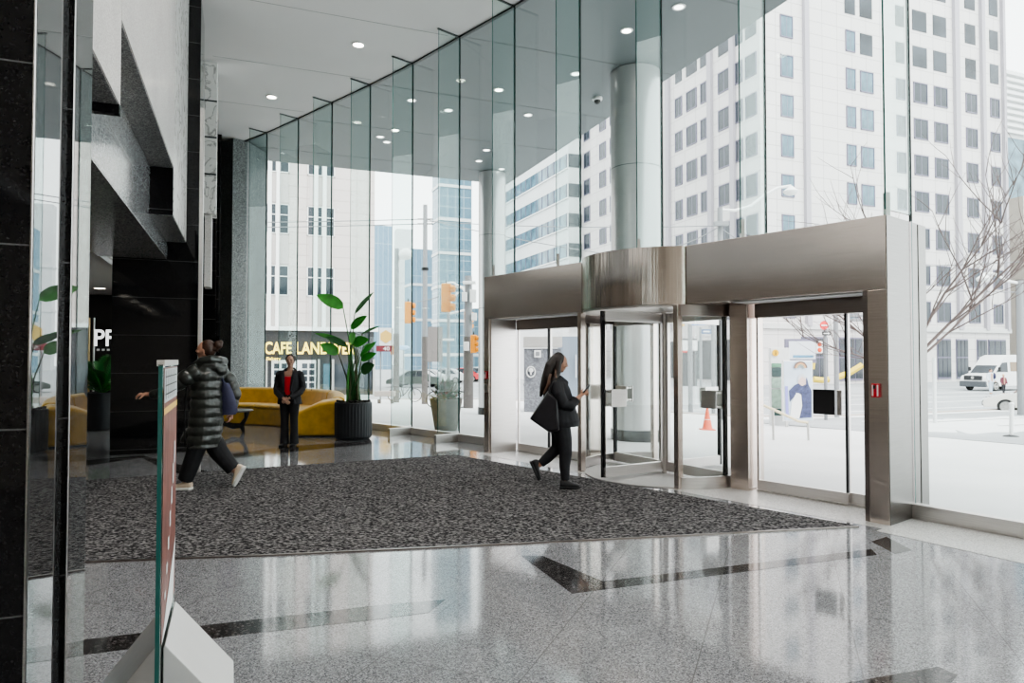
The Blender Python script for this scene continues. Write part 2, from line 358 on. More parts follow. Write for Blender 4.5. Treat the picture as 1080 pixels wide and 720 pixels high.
# outdoor soffit (canopy) on the building grid
cor=Vector((-.2,24.1,0)); 
sp_=[(p.x,p.y) for p in G[:-1]]; 
right=[(9.34-.396*Y,Y) for Y in (-3.4,)]
poly=[(p.x,p.y) for p in G]+[(10.7,-3.4),(cor.x,cor.y),(cor.x-D1.x*14,cor.y-D1.y*14),(-9.5,19.7)]
mb=MB(); mb.prism(poly,ZC+.02,ZC+.75); struct('outdoor_soffit',mb,M['soffit'])
mb=MB()
for k in range(0,9):
    a=cor-D2*(k*2.9+1.4); q=a.copy(); n=0
    while not inside(q-D1*.2) and n<55: q=q-D1*.2; n+=1
    mb.bar((a.x,a.y,ZC+.018),(q.x,q.y,ZC+.018),.02,.004)
for k in (1,):
    a=cor-D1*3.0; b=a-D2*4.6; mb.bar((a.x,a.y,ZC+.018),(b.x,b.y,ZC+.018),.02,.004)
struct('trim_2',mb,mat('soffit_gap',(.12,.13,.13),.8))
# walls out of view that close the room
mb=MB(); mb.prism([(-14.2,-5.2),(8.8,-5.2),(8.8,-5),(-14.2,-5)],0,ZC); struct('wall_back',mb,M['wall'])
mb=MB(); mb.prism([(-14.2,-5),(-14,-5),(-14,22),(-14.2,22)],0,ZC); struct('wall_left',mb,M['wall'])
mb=MB(); mb.prism([(-14,21.8),(-8.3,20.2),(-8.3,20.45),(-14,22.05)],0,ZC); struct('wall_far',mb,M['dark_wall'])

# ---------------------------------------------------------------- glass facade
wn=0
def pane(a,b,z0,z1,t=.02,mats=None,name=None,parent=None):
    d=(b-a).normalized(); n=Vector((-d.y,d.x,0)); m=MB(); a2=a+d*.008; b2=b-d*.008
    P=[a2-n*t/2,b2-n*t/2,b2+n*t/2,a2+n*t/2]
    m.prism([(p.x,p.y) for p in P],z0,z1)
    m.m=[1,1,0,1,0,1]
    return m
for i in range(len(G)-1):
    a,b=G[i],G[i+1]; z0=0.13 if not (7<=i<=10) else 2.9
    wn+=1
    w=pane(a,b,z0,ZC).build(f'window_{wn}',[M['glass'],M['glass_edge']],kind='structure')
    # joint + fin at b
    d=(b-a).normalized(); d2=(G[min(i+2,len(G)-1)]-b); d2=d2.normalized() if d2.length>0 else d
    n=Vector((d.y,-d.x,0))+Vector((d2.y,-d2.x,0)); n.normalize(); 
    if n.dot(Vector((-1,-1,0)))<0: n=-n
    zj=0.13 if not (6<=i<=10 ) else 2.9
    j=MB(); j.bar((b.x,b.y,zj),(b.x,b.y,ZC),.022,.022); j.build('joint',M['joint'],w)
    f=MB(); p,q=b+n*.02,b+n*.50; sd=Vector((-n.y,n.x,0))*.0095
    P=[p-sd,q-sd,q+sd,p+sd]; f.prism([(v.x,v.y) for v in P],zj+.06,ZC-.01); f.m=[1,1,0,1,0,1]
    f.build('fin',[M['fin_glass'],M['glass_edge']],w)
    if zj<1:
        s=MB(); s.bar((b+n*.02)+Vector((0,0,.075)),(b+n*.56)+Vector((0,0,.075)),.075,.15); s.build('fin_shoe',M['alu'],w,bevel=.004)
    else:
        s=MB(); s.bar((b+n*.47)+Vector((0,0,2.9)),(b+n*.47)+Vector((0,0,3.12)),.04,.05); s.build('fin_clip',M['alu'],w)
    hp=MB(); hp.bar((b-n*.0)+Vector((0,0,ZC-.012)),(b+n*.52)+Vector((0,0,ZC-.012)),.035,.022); hp.build('head_channel',M['joint'],w)
    hm=MB(); hm.bar(a+Vector((0,0,ZC-.015)),b+Vector((0,0,ZC-.015)),.06,.03); hm.build('head_frame',M['joint'],w)
    if z0<1:
        s=MB(); s.bar(a+Vector((0,0,.07)),b+Vector((0,0,.07)),.11,.14); s.build('sill',M['steel2'],w,bevel=.004)

# granite pier at the far end of the glass
mb=MB(); mb.prism([(-8.75,19.5),(-8.28,19.25),(-7.78,18.9),(-7.5,19.2),(-7.35,20.3),(-8.6,20.6)],0,ZC)
struct('wall_pier',mb,M['pier_stone'])

# ---------------------------------------------------------------- entrance portal
port=thing('entrance_portal','brushed stainless steel entrance portal with a bowed header over the revolving door','entrance',E_(3.16,.3))
Z0,Z1=2.2,2.9
CU,CW,R=3.17,.70,1.12
def arcpts(u,w,r,a0,a1,n):  # angle measured from -w axis, + toward +u
    return [(u+r*math.sin(a0+(a1-a0)*k/n), w-r*math.cos(a0+(a1-a0)*k/n)) for k in range(n+1)]
def Epoly(uw): 
    return [(E_(u,w).x,E_(u,w).y) for u,w in uw]
mb=MB(); mb.prism(Epoly([(0,0),(2.30,0),(2.30,.78),(0,.78)]),Z0,Z1); mb.build('header',M['steel'],port,bevel=.006)
mb=MB(); mb.prism(Epoly([(4.06,0),(6.33,0),(6.33,.70),(4.06,.70)]),Z0,Z1); mb.build('header',M['steel'],port,bevel=.006)
aa=math.asin(.88/R)
mb=MB(); mb.prism(Epoly(arcpts(CU,CW,R,-aa,aa,40)+[(4.05,.70),(2.29,.70)]),Z0+.0,Z1); mb.build('bowed_header',M['steel_bow'],port,smooth=True)
mb=MB(); mb.prism(Epoly([(4.05,.70)]+arcpts(CU,CW,R,PI-aa,PI+aa,30)+[(2.29,.70)]),Z0,Z1); mb.build('bowed_header',M['steel'],port,smooth=True)
# underside of the drum: pale disc
mb=MB(); mb.prism(Epoly(arcpts(CU,CW,R-.02,0,2*PI,48)[:-1]),Z0-.03,Z0-.004); mb.build('drum_ceiling',M['steel2'],port)
for (u0,u1,w0,w1,z1,nm) in ((0,.14,0,.56,Z0,'pier'),(6.15,6.33,0,.70,Z0,'pier'),(4.34,4.58,.46,.80,Z0,'pier'),(1.80,2.0,.46,.80,Z0,'pier')):
    mb=MB(); mb.prism(Epoly([(u0,w0),(u1,w0),(u1,w1),(u0,w1)]),0,z1); mb.build(nm,M['steel'],port,bevel=.005)
# narrow base plinth of the right pier, outer return
mb=MB(); mb.prism(Epoly([(6.20,.735),(6.335,.735),(6.335,.92),(6.20,.92)]),0,Z1); mb.build('outer_pier',M['steel_dimmed'],port,bevel=.004)
mb=MB(); mb.prism(Epoly([(6.331,.004),(6.336,.004),(6.336,.70),(6.331,.70)]),0,Z1-.002); mb.build('dimming_plate',M['steel_dimmed'],port)  # thin sheet added in darkened steel so the pier side reflects less sky
# light return panel at the left
mb=MB(); mb.prism(Epoly([(.145,.03),(.165,.03),(.165,.55),(.145,.55)]),0.0,Z0); mb.build('side_panel',M['steel2'],port)
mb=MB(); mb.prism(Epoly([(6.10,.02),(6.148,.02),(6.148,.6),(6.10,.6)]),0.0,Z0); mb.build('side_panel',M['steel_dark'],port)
# pale light trough along the soffit of the header
for u0,u1 in ((.2,2.0),(4.6,6.1)):
    mb=MB(); mb.prism(Epoly([(u0,.10),(u1,.10),(u1,.42),(u0,.42)]),Z0-.012,Z0-.002); mb.build('soffit_panel',M['white_paint'],port)

# sliding doors inside the portal, set back at w=.62
def sliding(nm,u0,u1,split,label):
    d=thing(nm,None,None,E_((u0+u1)/2,.62),kind='structure')
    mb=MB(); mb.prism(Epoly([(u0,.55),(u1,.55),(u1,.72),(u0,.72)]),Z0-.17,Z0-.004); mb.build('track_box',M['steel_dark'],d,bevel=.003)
    mb=MB(); mb.prism(Epoly([(u0,.56),(u1,.56),(u1,.70),(u0,.70)]),0.0,.016); mb.build('threshold',M['alu'],d)
    for a,b,ww in ((u0,split,.60),(split-.03,u1,.65)):
        g=MB(); g.prism(Epoly([(a+.03,ww-.006),(b-.03,ww-.006),(b-.03,ww+.006),(a+.03,ww+.006)]),.11,Z0-.17); g.build('door_glass',M['door_glass'],d)
        r=MB(); r.prism(Epoly([(a,ww-.02),(b,ww-.02),(b,ww+.02),(a,ww+.02)]),.02,.13); r.build('bottom_rail',M['steel2'],d,bevel=.003)
        for q in (a+.012,b-.012):
            r=MB(); r.prism(Epoly([(q-.012,ww-.018),(q+.012,ww-.018),(q+.012,ww+.018),(q-.012,ww+.018)]),.13,Z0-.17); r.build('stile',M['black_metal'] if q>a+.02 else M['steel2'],d)
    return d
dl=sliding('door_1',.17,1.80,.95,'')
dr=sliding('door_2',4.62,6.10,5.68,'')
mb=MB(); c=E_(5.43,.575,1.08); mb.box(c,(.24,.02,.27),ERZ); mb.build('push_plate',M['black_plastic'],dr,bevel=.004)
mb=MB(); mb.box(E_(5.60,.575,1.08),(.045,.025,.27),ERZ); mb.build('pull_handle',M['steel2'],dr,bevel=.004)

# wall call points on the piers
def callpt(u,z,w,h,n=True):
    pos=E_(u,-.014,z)
    t=thing('call_point','small red door control button on the right steel pier' if u>3 else 'small red door control button on the left steel pier','button',pos)
    m=MB(); m.box(pos,(w,.024,h),ERZ); m.build('backplate',M['red'],t,bevel=.003)
    m=MB()
    for i in (-1,1): m.box(E_(u+i*w*.30,-.028,z),(w*.16,.006,h*.8),ERZ)
    m.build('marking',M['white_paint'],t)
    m=MB(); m.box(E_(u-.006,-.030,z+h*.25),(w*.25,.012,h*.25),ERZ); m.build('button',M['black_plastic'],t)
callpt(6.225,1.25,.075,.13)
callpt(.07,1.28,.06,.13)
m=MB(); m.box(E_(.07,-.01,1.06),(.05,.018,.13),ERZ); o=m.build('door_switch',M['alu'],origin=E_(.07,-.01,1.0)); props(o,'small silver key switch below the red button on the left steel pier','switch')

# ---------------------------------------------------------------- revolving door
rv=thing('revolving_door','four wing glass revolving door in a curved glass drum with steel rails','revolving door',E_(CU,CW))
def curved(parent,a0,a1,r,z0,z1,t,n,name,m,**k):
    o=arcpts(CU,CW,r+t/2,a0,a1,n); i=arcpts(CU,CW,r-t/2,a0,a1,n)[::-1]
    q=MB(); q.prism(Epoly(o+i),z0,z1); return q.build(name,m,parent,smooth=True,**k)
for a0,a1 in ((.84,PI-.84),(PI+.84,2*PI-.84)):
    curved(rv,a0,a1,R,.13,Z0-.02,.012,28,'curved_glass',M['door_glass'])
    curved(rv,a0,a1,R,0,.14,.05,28,'curved_base_rail',M['steel2'])
    curved(rv,a0,a1,R,Z0-.14,Z0-.004,.05,28,'curved_head_rail',M['steel_dark'])
for a in (.815,-.815,PI-.815,PI+.815):
    u=CU+R*math.sin(a); w=CW-R*math.cos(a)
    q=MB(); q.box(E_(u,w,Z0/2),(.07,.09,Z0-.006),ERZ-a*0); q.build('drum_post',M['steel'],rv,bevel=.006)
C0=E_(CU,CW)
q=MB(); q.lathe(C0,[(.045,.0),(.045,2.17)],20); q.build('centre_shaft',M['steel2'],rv,smooth=True)
base_ang=math.atan2(-.51,-.86)
def wing():
    w=thing('wing',None,None,(0,0,0)); w.name='wing'
    L0,L1=.05,1.06
    q=MB(); q.box(((L0+L1)/2,0,1.1),(L1-L0-.06,.010,1.9)); g=q.build('wing_glass',M['door_glass'],w)
    for z0,z1 in ((.04,.17),(2.03,2.16)):
        q=MB(); q.box(((L0+L1)/2,0,(z0+z1)/2),(L1-L0,.045,z1-z0)); q.build('rail',M['steel2'],w,bevel=.004)
    q=MB(); q.box((L1-.015,0,1.1),(.03,.045,2.12)); q.build('outer_stile',M['black_metal'],w)
    q=MB(); q.box((L1+.012,0,1.1),(.03,.014,2.12)); q.build('brush_seal',M['black_plastic'],w)
    q=MB(); q.box((L0+.02,0,1.1),(.035,.045,2.12)); q.build('inner_stile',M['steel2'],w)
    for s in (-1,1):
        q=MB(); q.box((L1-.22,s*.055,1.04),(.25,.012,.22))
        for dx in (-.10,.10):
            for dz in (-.085,.085): q.box((L1-.22+dx,s*.03,1.04+dz),(.022,.05,.022))
        q.build('push_plate',M['steel2'],w,bevel=.002)
    return w
w0=wing(); ws=[w0]+[copy_tree(w0) for _ in range(3)]
for k,w in enumerate(ws):
    w.parent=rv; w.location=(0,0,0); w.rotation_euler=(0,0,base_ang+k*PI/2)

# floor trims
mb=MB(); mb.prism(Epoly([(.0,-.16),(6.5,-.16),(6.5,.66),(.0,.66)]),0,.002); struct('trim_3',mb,M['floor_light'])
mb=MB(); pts=[]
for p in (G[11],G[12],G[13],G[14],G[15]): pts.append(p)
def offs(p,k): return p
o2=[(3.28,6.18)]+[(p.x-.76,p.y-.5) for p in (G[12],G[13],G[14],G[15])]
mb.prism([(p.x-.05,p.y-.04) for p in pts]+o2[::-1],0,.003); struct('trim_4',mb,M['floor_light'])
mb=MB(); mb.prism(Epoly(arcpts(CU,CW,1.08,0,2*PI,40)[:-1]),.002,.012); mb.build('floor_disc',mat('door_mat_metal',(.42,.41,.40),.5,.4),rv)
def band(name,px,z=.0015):
    mb=MB(); mb.prism([tuple(fl(*p)[:2]) for p in px],.0,z); struct(name,mb,M['floor_dark'])
band('trim_5',[(-30,687),(-30,705),(84.3,691),(260,668.6),(391,654),(452,646),(470,632),(391,639),(260,654.2),(84.3,675)])
band('trim_6',[(603.5,626),(925,585),(919,579),(636,613),(572,586),(550,586)],.0016)
band('trim_7',[(919,571),(935,566),(962,580),(944,584)])
band('trim_8',[(880,722),(990,703),(1010,712),(1000,724),(905,740)])
band('trim_9',[(84,486),(84,492),(150,483),(166,491),(230,514),(258,507),(215,496),(150,480)])
band('trim_10',[(235,480),(250,483),(330,474),(415,466),(412,463),(300,471)],.0012)
# entrance mat
pm=[(-14,593.9)]
mb=MB(); mpts=[fl(480,480),fl(905,555.5),fl(700,566),fl(500,575.5),fl(300,585),fl(86,593.3),fl(-40,598),fl(-60,519),fl(85,507.5),fl(300,492)]
mb.prism([(p.x,p.y) for p in mpts],.0,.012); o=mb.build('entrance_mat',M['carpet']); props(o,'large flecked charcoal entrance mat on the granite floor','mat')
mb=MB(); 
fr=mpts[1:7]
for a,b in zip(fr[:-1],fr[1:]): mb.bar((a.x,a.y-.01,.006),(b.x,b.y-.01,.006),.02,.012)
mb.build('edge_strip',M['steel_dark'],o)

# ---------------------------------------------------------------- left side stone volumes
def gpoly(p,a,b,c,d):   # rectangle in grid frame: origin p, D1 from a to b, D2 from c to d
    P=Vector((p[0],p[1],0)); return [tuple((P+D1*x+D2*y)[:2]) for x,y in ((a,c),(b,c),(b,d),(a,d))]
# near stepped black walls (front face + reflective side face)
K1=(-.706*2.3,2.3)
mb=MB(); mb.prism(gpoly(K1,-.75,0,0,.45),0,ZC); struct('wall_near_black',mb,M['black_stone'])
mirror=granite('mirror_polished_granite',(.05,.052,.055),(.03,.03,.03),(.08,.08,.08),rough=.015,sp=60,joint=[(2,.62)],off=(0,0,-1.31),jcol=(.10,.10,.10),spec=1.0)
mirror.node_tree.nodes['Principled BSDF'].inputs['Metallic'].default_value=.0
mirror.node_tree.nodes['Principled BSDF'].inputs['IOR'].default_value=2.5
mb=MB(); mb.prism(gpoly(K1,.0,.004,0.006,.45),0,ZC); struct('wall_near_side',mb,mirror)
p2=Vector((K1[0],K1[1],0))+D2*.45
mb=MB(); mb.prism(gpoly((p2.x,p2.y),-.3,.024,0,.33),0,ZC); struct('wall_near_step',mb,M['black_stone'])
mb=MB(); mb.prism(gpoly((p2.x,p2.y),.024,.028,.006,.33),0,ZC); struct('wall_near_step_side',mb,mirror)
mb=MB()
mb.bar((K1[0]+.002,K1[1]-.006,0),(K1[0]+.002,K1[1]-.006,ZC),.005,.006)
q=p2+D1*.026-D2*.004; mb.bar((q.x,q.y,0),(q.x,q.y,ZC),.003,.004)
struct('trim_11',mb,M['steel2'])
# tall black column, full height
KC=(-6.46,11.0)
mb=MB(); mb.prism(gpoly(KC,0,1.265,0,1.1),0,ZC); struct('wall_column',mb,M['black_stone'])
qq=Vector((KC[0],KC[1],0))+D1*1.30; mb=MB(); mb.prism(gpoly((qq.x,qq.y),-.03,.03,.0,.14),0,ZC-1.9); struct('trim_12',mb,M['steel2'])
# black columns beyond
for nm,(r,Y),wd in (('wall_column_second',(-.4345,17.45),1.0),('wall_column_third',(-.4285,18.6),1.6)):
    mb=MB(); mb.prism(gpoly((r*Y,Y),-wd,0,0,.5),0,ZC); struct(nm,mb,M['black_stone'])
# grey granite beam between near volumes and the column
S0=(-5.725,11.29); S3=(-5.459,11.396)
mb=MB(); mb.prism(gpoly(S0,-1.0,0,-8.6,0-.02),3.21,4.25); struct('wall_beam',mb,M['grey_stone'])
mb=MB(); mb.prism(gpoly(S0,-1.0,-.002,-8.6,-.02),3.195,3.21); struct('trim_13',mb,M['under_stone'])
# pale stone panels with stepped lower edge on plane S3
def volume(nm,c0,c1,z0,mt=M['white_stone'],z1=ZC,back=-.9,und=None):
    mb=MB(); mb.prism(gpoly(S3,back,0,c0,c1),z0,z1); struct(nm,mb,mt)
t=lambda Y: (Y-S3[1])/D2.y
volume('wall_panel_near',t(3.6),t(5.17),3.48)
volume('wall_panel_middle',t(5.17)+.012,t(9.22)-.012,4.15)
volume('wall_panel_far',t(9.22),-.03,3.50,mt=M['marble'])
mb=MB()
mb.prism(gpoly(S3,-.9,-.004,t(9.22)-.014,t(9.22)-.004),3.49,4.15)
struct('trim_14',mb,M['black_stone'])
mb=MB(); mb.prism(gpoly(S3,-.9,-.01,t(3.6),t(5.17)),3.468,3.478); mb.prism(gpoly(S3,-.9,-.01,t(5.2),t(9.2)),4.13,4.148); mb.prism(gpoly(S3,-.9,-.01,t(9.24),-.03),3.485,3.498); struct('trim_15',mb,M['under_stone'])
mb=MB(); mb.prism(gpoly(S3,-.5,.002,t(5.17)-.06,t(5.17)+.01),3.40,3.475); struct('trim_16',mb,M['black_stone'])
# hanging marble blade beyond the column
mb=MB(); pB=Vector((-.4545*14,14,0)); mb.prism(gpoly((pB.x,pB.y),0,.235,0,.5),4.55,ZC); bl=struct('wall_blade',mb,M['marble'])
mb=MB()
for z in (5.35,6.12,6.88): mb.prism(gpoly((pB.x,pB.y),-.004,.239,-.012,0.1),z,z+.03)
mb.build('shadow_gap',M['joint'],bl)
mb=MB(); pB2=pB+D2*.2+D1*.02; mb.prism(gpoly((pB2.x,pB2.y),0,.13,0,.5),3.05,4.55); struct('wall_blade_lower',mb,M['white_stone'])
# lobby behind: low ceiling, dark wall
mb=MB(); mb.prism(gpoly((-13.8,8.8),0,7.28,0,10.5),3.35,3.6); struct('ceiling_low',mb,M['ceiling'])
mb=MB()
for z in (3.30,3.42,3.54): mb.prism(gpoly((-13.8,8.8),7.29,7.32,0,10.4),z,z+.05)
struct('trim_17',mb,M['alu'])
mb=MB(); mb.prism([(-14,18.4),(-8.8,20.0),(-8.8,20.15),(-14,18.55)],0,3.34); struct('wall_lobby',mb,M['dark_wall'])
for k,px in enumerate((94.5,99.5)):
    p=at(px,330,17.6); mb=MB(); mb.lathe((p.x,p.y,.0),[(.025,0),(.025,2.6)],10); o=mb.build('door_pull',mat('brass' if k==0 else 'chrome_pull',(.75,.55,.3) if k==0 else (.6,.6,.6),.3,1),smooth=True)
    props(o,('tall brass' if k==0 else 'tall silver')+' pull handle in front of the dark lobby wall','handle')

# ---------------------------------------------------------------- ceiling lights
def downlight(p,label,group,r=.085,power=0,lit='light_on'):
    t=thing('ceiling_downlight',label,'ceiling light',p,group)
    m=MB(); z=p[2]
    m.lathe((p[0],p[1],z),[(r+.035,-.004),(r+.03,-.014),(r,-.014),(r,-.003)],24); m.build('trim_ring',M['white_paint'],t,smooth=True)
    m=MB(); m.lathe((p[0],p[1],z),[(r-.002,-.010),(r-.002,-.004)],24); m.build('lens',M[lit],t)
    if power:
        l=bpy.data.lights.new('lamp','SPOT'); l.energy=power; l.spot_size=math.radians(120); l.spot_blend=.6; l.shadow_soft_size=.1; l.color=(1,.92,.85)
        lo=bpy.data.objects.new('lamp',l); COL.objects.link(lo); lo.parent=t; lo.location=(0,0,-.04)
for (px,py),lb in (((286.5,102),'recessed round downlight in the white indoor ceiling, farther from the camera'),((378,47),'recessed round downlight in the white indoor ceiling, nearer one with a bright lens')):
    p=fl(px,py,ZC-.001); downlight(p,lb,'indoor ceiling downlights',.10,300)
for x,y in ((-3.2,7.2),(-1.5,4.6),(1.2,5.0),(-.5,1.0),(3.5,1.5)):  # unseen lamps added to brighten the lobby
    downlight((x,y,ZC-.001),'added fill downlight in the ceiling above the camera, out of view','indoor ceiling downlights',.10,300)
OUTL=[((661,32),'soffit downlight nearest the big middle column, beside its top left edge',1),((716,7),'soffit downlight closest to the slanting soffit edge at the top right',0),((607,77.5),'soffit downlight left of the dome camera',0),
 ((557,121),'soffit downlight halfway between the two round columns',0),((526,94.5),'bright soffit downlight above and left of the column halfway light',1),((473,116),'soffit downlight in the fourth glass bay from the entrance end',0),
 ((434,105.5),'soffit downlight farthest up the left bays, dim and round',0),((417,137),'small bright soffit downlight above the tall slim plant side',1),((401,144),'left one of a close pair of small soffit downlights',0),((408,149.5),'right one of a close pair of small soffit downlights',0),
 ((513,158),'soffit downlight just above the far column, upper of three',0),((505,169.5),'soffit downlight just above the far column, middle one of three',0),((529,178),'soffit downlight just right of the far column top, lowest of three',0)]
for (px,py),lb,b in OUTL:
    p=fl(px,py,ZC+.018); downlight(p,lb,'outdoor soffit downlights',.085,0,'light_on' if b else 'light_dim')
p=fl(630,103,ZC+.02); t=thing('dome_camera','small white dome security camera under the outdoor soffit','camera',p)
m=MB(); m.lathe(p,[(.12,0),(.12,-.05),(.10,-.07)],20); m.build('housing',M['white_paint'],t,smooth=True)
m=MB(); m.ell(Vector(p)+Vector((0,0,-.08)),(.08,.08,.08)); m.build('dome',M['black_plastic'],t,smooth=True)
# low lobby ceiling lights
for k,(px,py) in enumerate(((105,303.5),)):
    p=fl(px,py,3.349); downlight(p,'long lit downlight in the low lobby ceiling behind the black column','low ceiling lights',.12,40)
for x,y in ((-9.6,10.9),(-11.3,13.2),(-12,16)):
    downlight((x,y,3.349),'lit downlight of the low lobby ceiling hidden behind the black walls','low ceiling lights',.12,40)
# side soffit with a row of downlights, left of the camera (seen mirrored in the black column)
ca=Vector((-4.46,3.42,0))
mb=MB(); P4=[ca+D2*2-D1*.8,ca+D2*2+D1*.75,ca-D2*9+D1*.75,ca-D2*9-D1*.8]; mb.prism([(p.x,p.y) for p in P4],3.2,3.3); struct('ceiling_side',mb,M['ceiling'])
for k in range(5):
    q=ca-D2*(1.9*k); downlight((q.x,q.y,3.199),'downlight of the low side ceiling left of the camera','side ceiling downlights',.13,14)
# ---------------------------------------------------------------- columns outside
from mathutils.bvhtree import BVHTree
FAR=[(-30,38),(-24,38),(-18,38),(-12,38),(-7,38),(-2,38),(2,36),(5,32),(7,28.5),(9,26.8),(12,26.7),(14.6,27.6),(17.7,28.8),(22,30.5),(28,32.9),(34,35.3),(42,38.5),(52,42.4),(64,47.2)]
near=[p+Vector((0,0,-.02)) for p in G]
mids=[]
rows=[near]
for k in range(1,7): rows.append([n.lerp(Vector((f[0],f[1],-.72)),k/6) for n,f in zip(near,FAR)])
m=MB(); m.open=True; m.rings(rows,False,False)
# flip up
sw=m; side=struct('ground_sidewalk',m,M['sidewalk'],origin=(0,0,0)); 
bm=bmesh.new(); bm.from_mesh(side.data); bm.normal_update()
if sum(f.normal.z for f in bm.faces)<0: bmesh.ops.reverse_faces(bm,faces=bm.faces)
bm.to_mesh(side.data); BV=BVHTree.FromBMesh(bm); bm.free()
def gz(x,y):
    h=BV.ray_cast(Vector((x,y,50)),Vector((0,0,-1)))
    return h[0].z if h[0] is not None else -.86
m=MB(); m.box((20,110,-.91),(420,300,.1)); m.v=[Vector((p.x,p.y if p.y>0 else p.y,p.z)) for p in m.v]
m=MB(); m.prism([(-160,37.6),(-2,37.6),(2,35.6),(5,31.6),(7,28.2),(9,26.5),(12,26.4),(17.7,28.5),(64,46.8),(140,60),(140,260),(-160,260)],-1,-.86); struct('ground_street',m,M['asphalt'],origin=(0,0,0))
m=MB(); kp=[Vector((x,y,-.78)) for x,y in FAR[4:]]
for a,b in zip(kp[:-1],kp[1:]): m.bar(a,b,.35,.2)
struct('ground_kerb',m,M['kerb'])
# cycle lane strip and paint
def drape(pts,w,mt,name,dz=.012,steps=30,**k):
    m=MB(); m.open=False; a,b=Vector(pts[0]),Vector(pts[1]); d=(b-a).normalized(); n=Vector((-d.y,d.x,0))*w/2; R=[]
    for i in range(steps+1):
        p=a.lerp(b,i/steps); l=p-n; r=p+n
        R.append([Vector((q.x,q.y,gz(q.x,q.y)+dz)) for q in (l,r)]+[Vector((q.x,q.y,gz(q.x,q.y)+dz-.01)) for q in (r,l)])
    m.rings(R,True); return m.build(name,mt,kind='structure',**k)
ck=Vector((17.7,28.8,0))
q0=ck-D1*12-D2*5.9; drape((q0+D1*.5,q0+D1*46),9.8,M['asphalt'],'ground_cycle_lane',dz=.015)
for k,(dd,w) in enumerate(((1.3,.12),(4.4,.14),(6.6,.12),(10.9,.16))):
    q0=ck-D2*dd; drape((q0-D1*6,q0+D1*42),w,M['lane_paint'] if k<3 else M['kerb'],f'trim_{20+k}',dz=.03)
for k in range(4):
    q0=ck+D2*(3+3.4*k); m=MB(); m.bar(q0-D1*40+Vector((0,0,-.858)),q0+D1*60+Vector((0,0,-.858)),.14,.006)
    struct(f'trim_{30+k}',m,M['lane_paint'])
def ocol(x,y,r,lb):
    g=gz(x,y); t=thing('round_column',lb,'column',(x,y,g))
    m=MB(); m.lathe((x,y,g),[(r,.25),(r,ZC+.0-g)],48); m.build('shaft',M['column'],t,smooth=True)
    m=MB(); m.lathe((x,y,g),[(r+.02,-.02),(r+.02,.25)],48); m.build('base',M['black_metal'],t,smooth=True)
    m=MB(); 
    for z in (3.2,5.6): m.lathe((x,y,0),[(r+.002,z),(r+.002,z+.015)],48)
    m.build('joint_ring',M['soffit'],t)
ocol(2.66,14.6,.53,'large round metal clad column outside, behind the revolving door')
ocol(-.66,22.6,.45,'round metal clad column outside at the far corner of the soffit')

# ---------------------------------------------------------------- sofa
def sofa():
    c=Vector((-7.2,13.4,0)); ri,ro=2.82,3.80
    t=thing('curved_sofa','long curved mustard velvet sofa facing the lobby, behind the standing person','sofa',(-5.0,15.4,0))
    def sweep(nm,a0,a1,sec,n=14,parent=t,mt=M['velvet'],bev=.03):
        m=MB(); R=[]
        for i in range(n+1):
            a=math.radians(a0+(a1-a0)*i/n); s=sec(a0+(a1-a0)*i/n)
            R.append([c+Vector((r*math.cos(a),r*math.sin(a),z)) for r,z in s])
        m.rings(R,True); return m.build(nm,mt,parent,smooth=True,bevel=bev,seg=3)
    b=sweep('base',10.5,92,lambda a:[(ri+.03,.0),(ro-.05,.0),(ro-.03,.40),(ri,.40)],n=22)
    for a0,a1 in ((10.6,37.4),(37.6,64.9),(65.1,92)):
        sweep('seat_cushion',a0,a1,lambda a:[(ri-.015,.40),(ro-.30,.40),(ro-.30,.475),(ri+.03,.485),(ri-.02,.46)],bev=.025)
    def hb(a): return .84 if a>24 else .75+.09*math.sin((a-10)/14*PI/2)
    for a0,a1 in ((10.6,27.9),(28.1,64.9),(65.1,92)):
        sweep('backrest',a0,a1,lambda a:[(ro-.33,.40),(ro,.02),(ro+.02,hb(a)-.05),(ro-.05,hb(a)),(ro-.18,hb(a)),(ro-.25,hb(a)-.04)],bev=.03)
    def arm(a0,a1,hs):
        sweep('arm',a0,a1,lambda a:[(ri-.03,.02),(ro+.01,.02),(ro+.02,.66*hs(a)),(ro-.08,.75*hs(a)),(ro-.42,.70*hs(a)),(ri+.18,.53*hs(a)),(ri-.02,.46*hs(a))],n=6,bev=.05)
    arm(2.5,11.5,lambda a: 1-.05*max(0,(5-a)/2.5)); arm(91.2,100,lambda a:1)
    m=MB(); R=[]
    sweep('plinth',3,99,lambda a:[(ri+.08,.0),(ro-.08,.0),(ro-.08,.03),(ri+.08,.03)],mt=M['black_metal'],bev=0)
sofa()
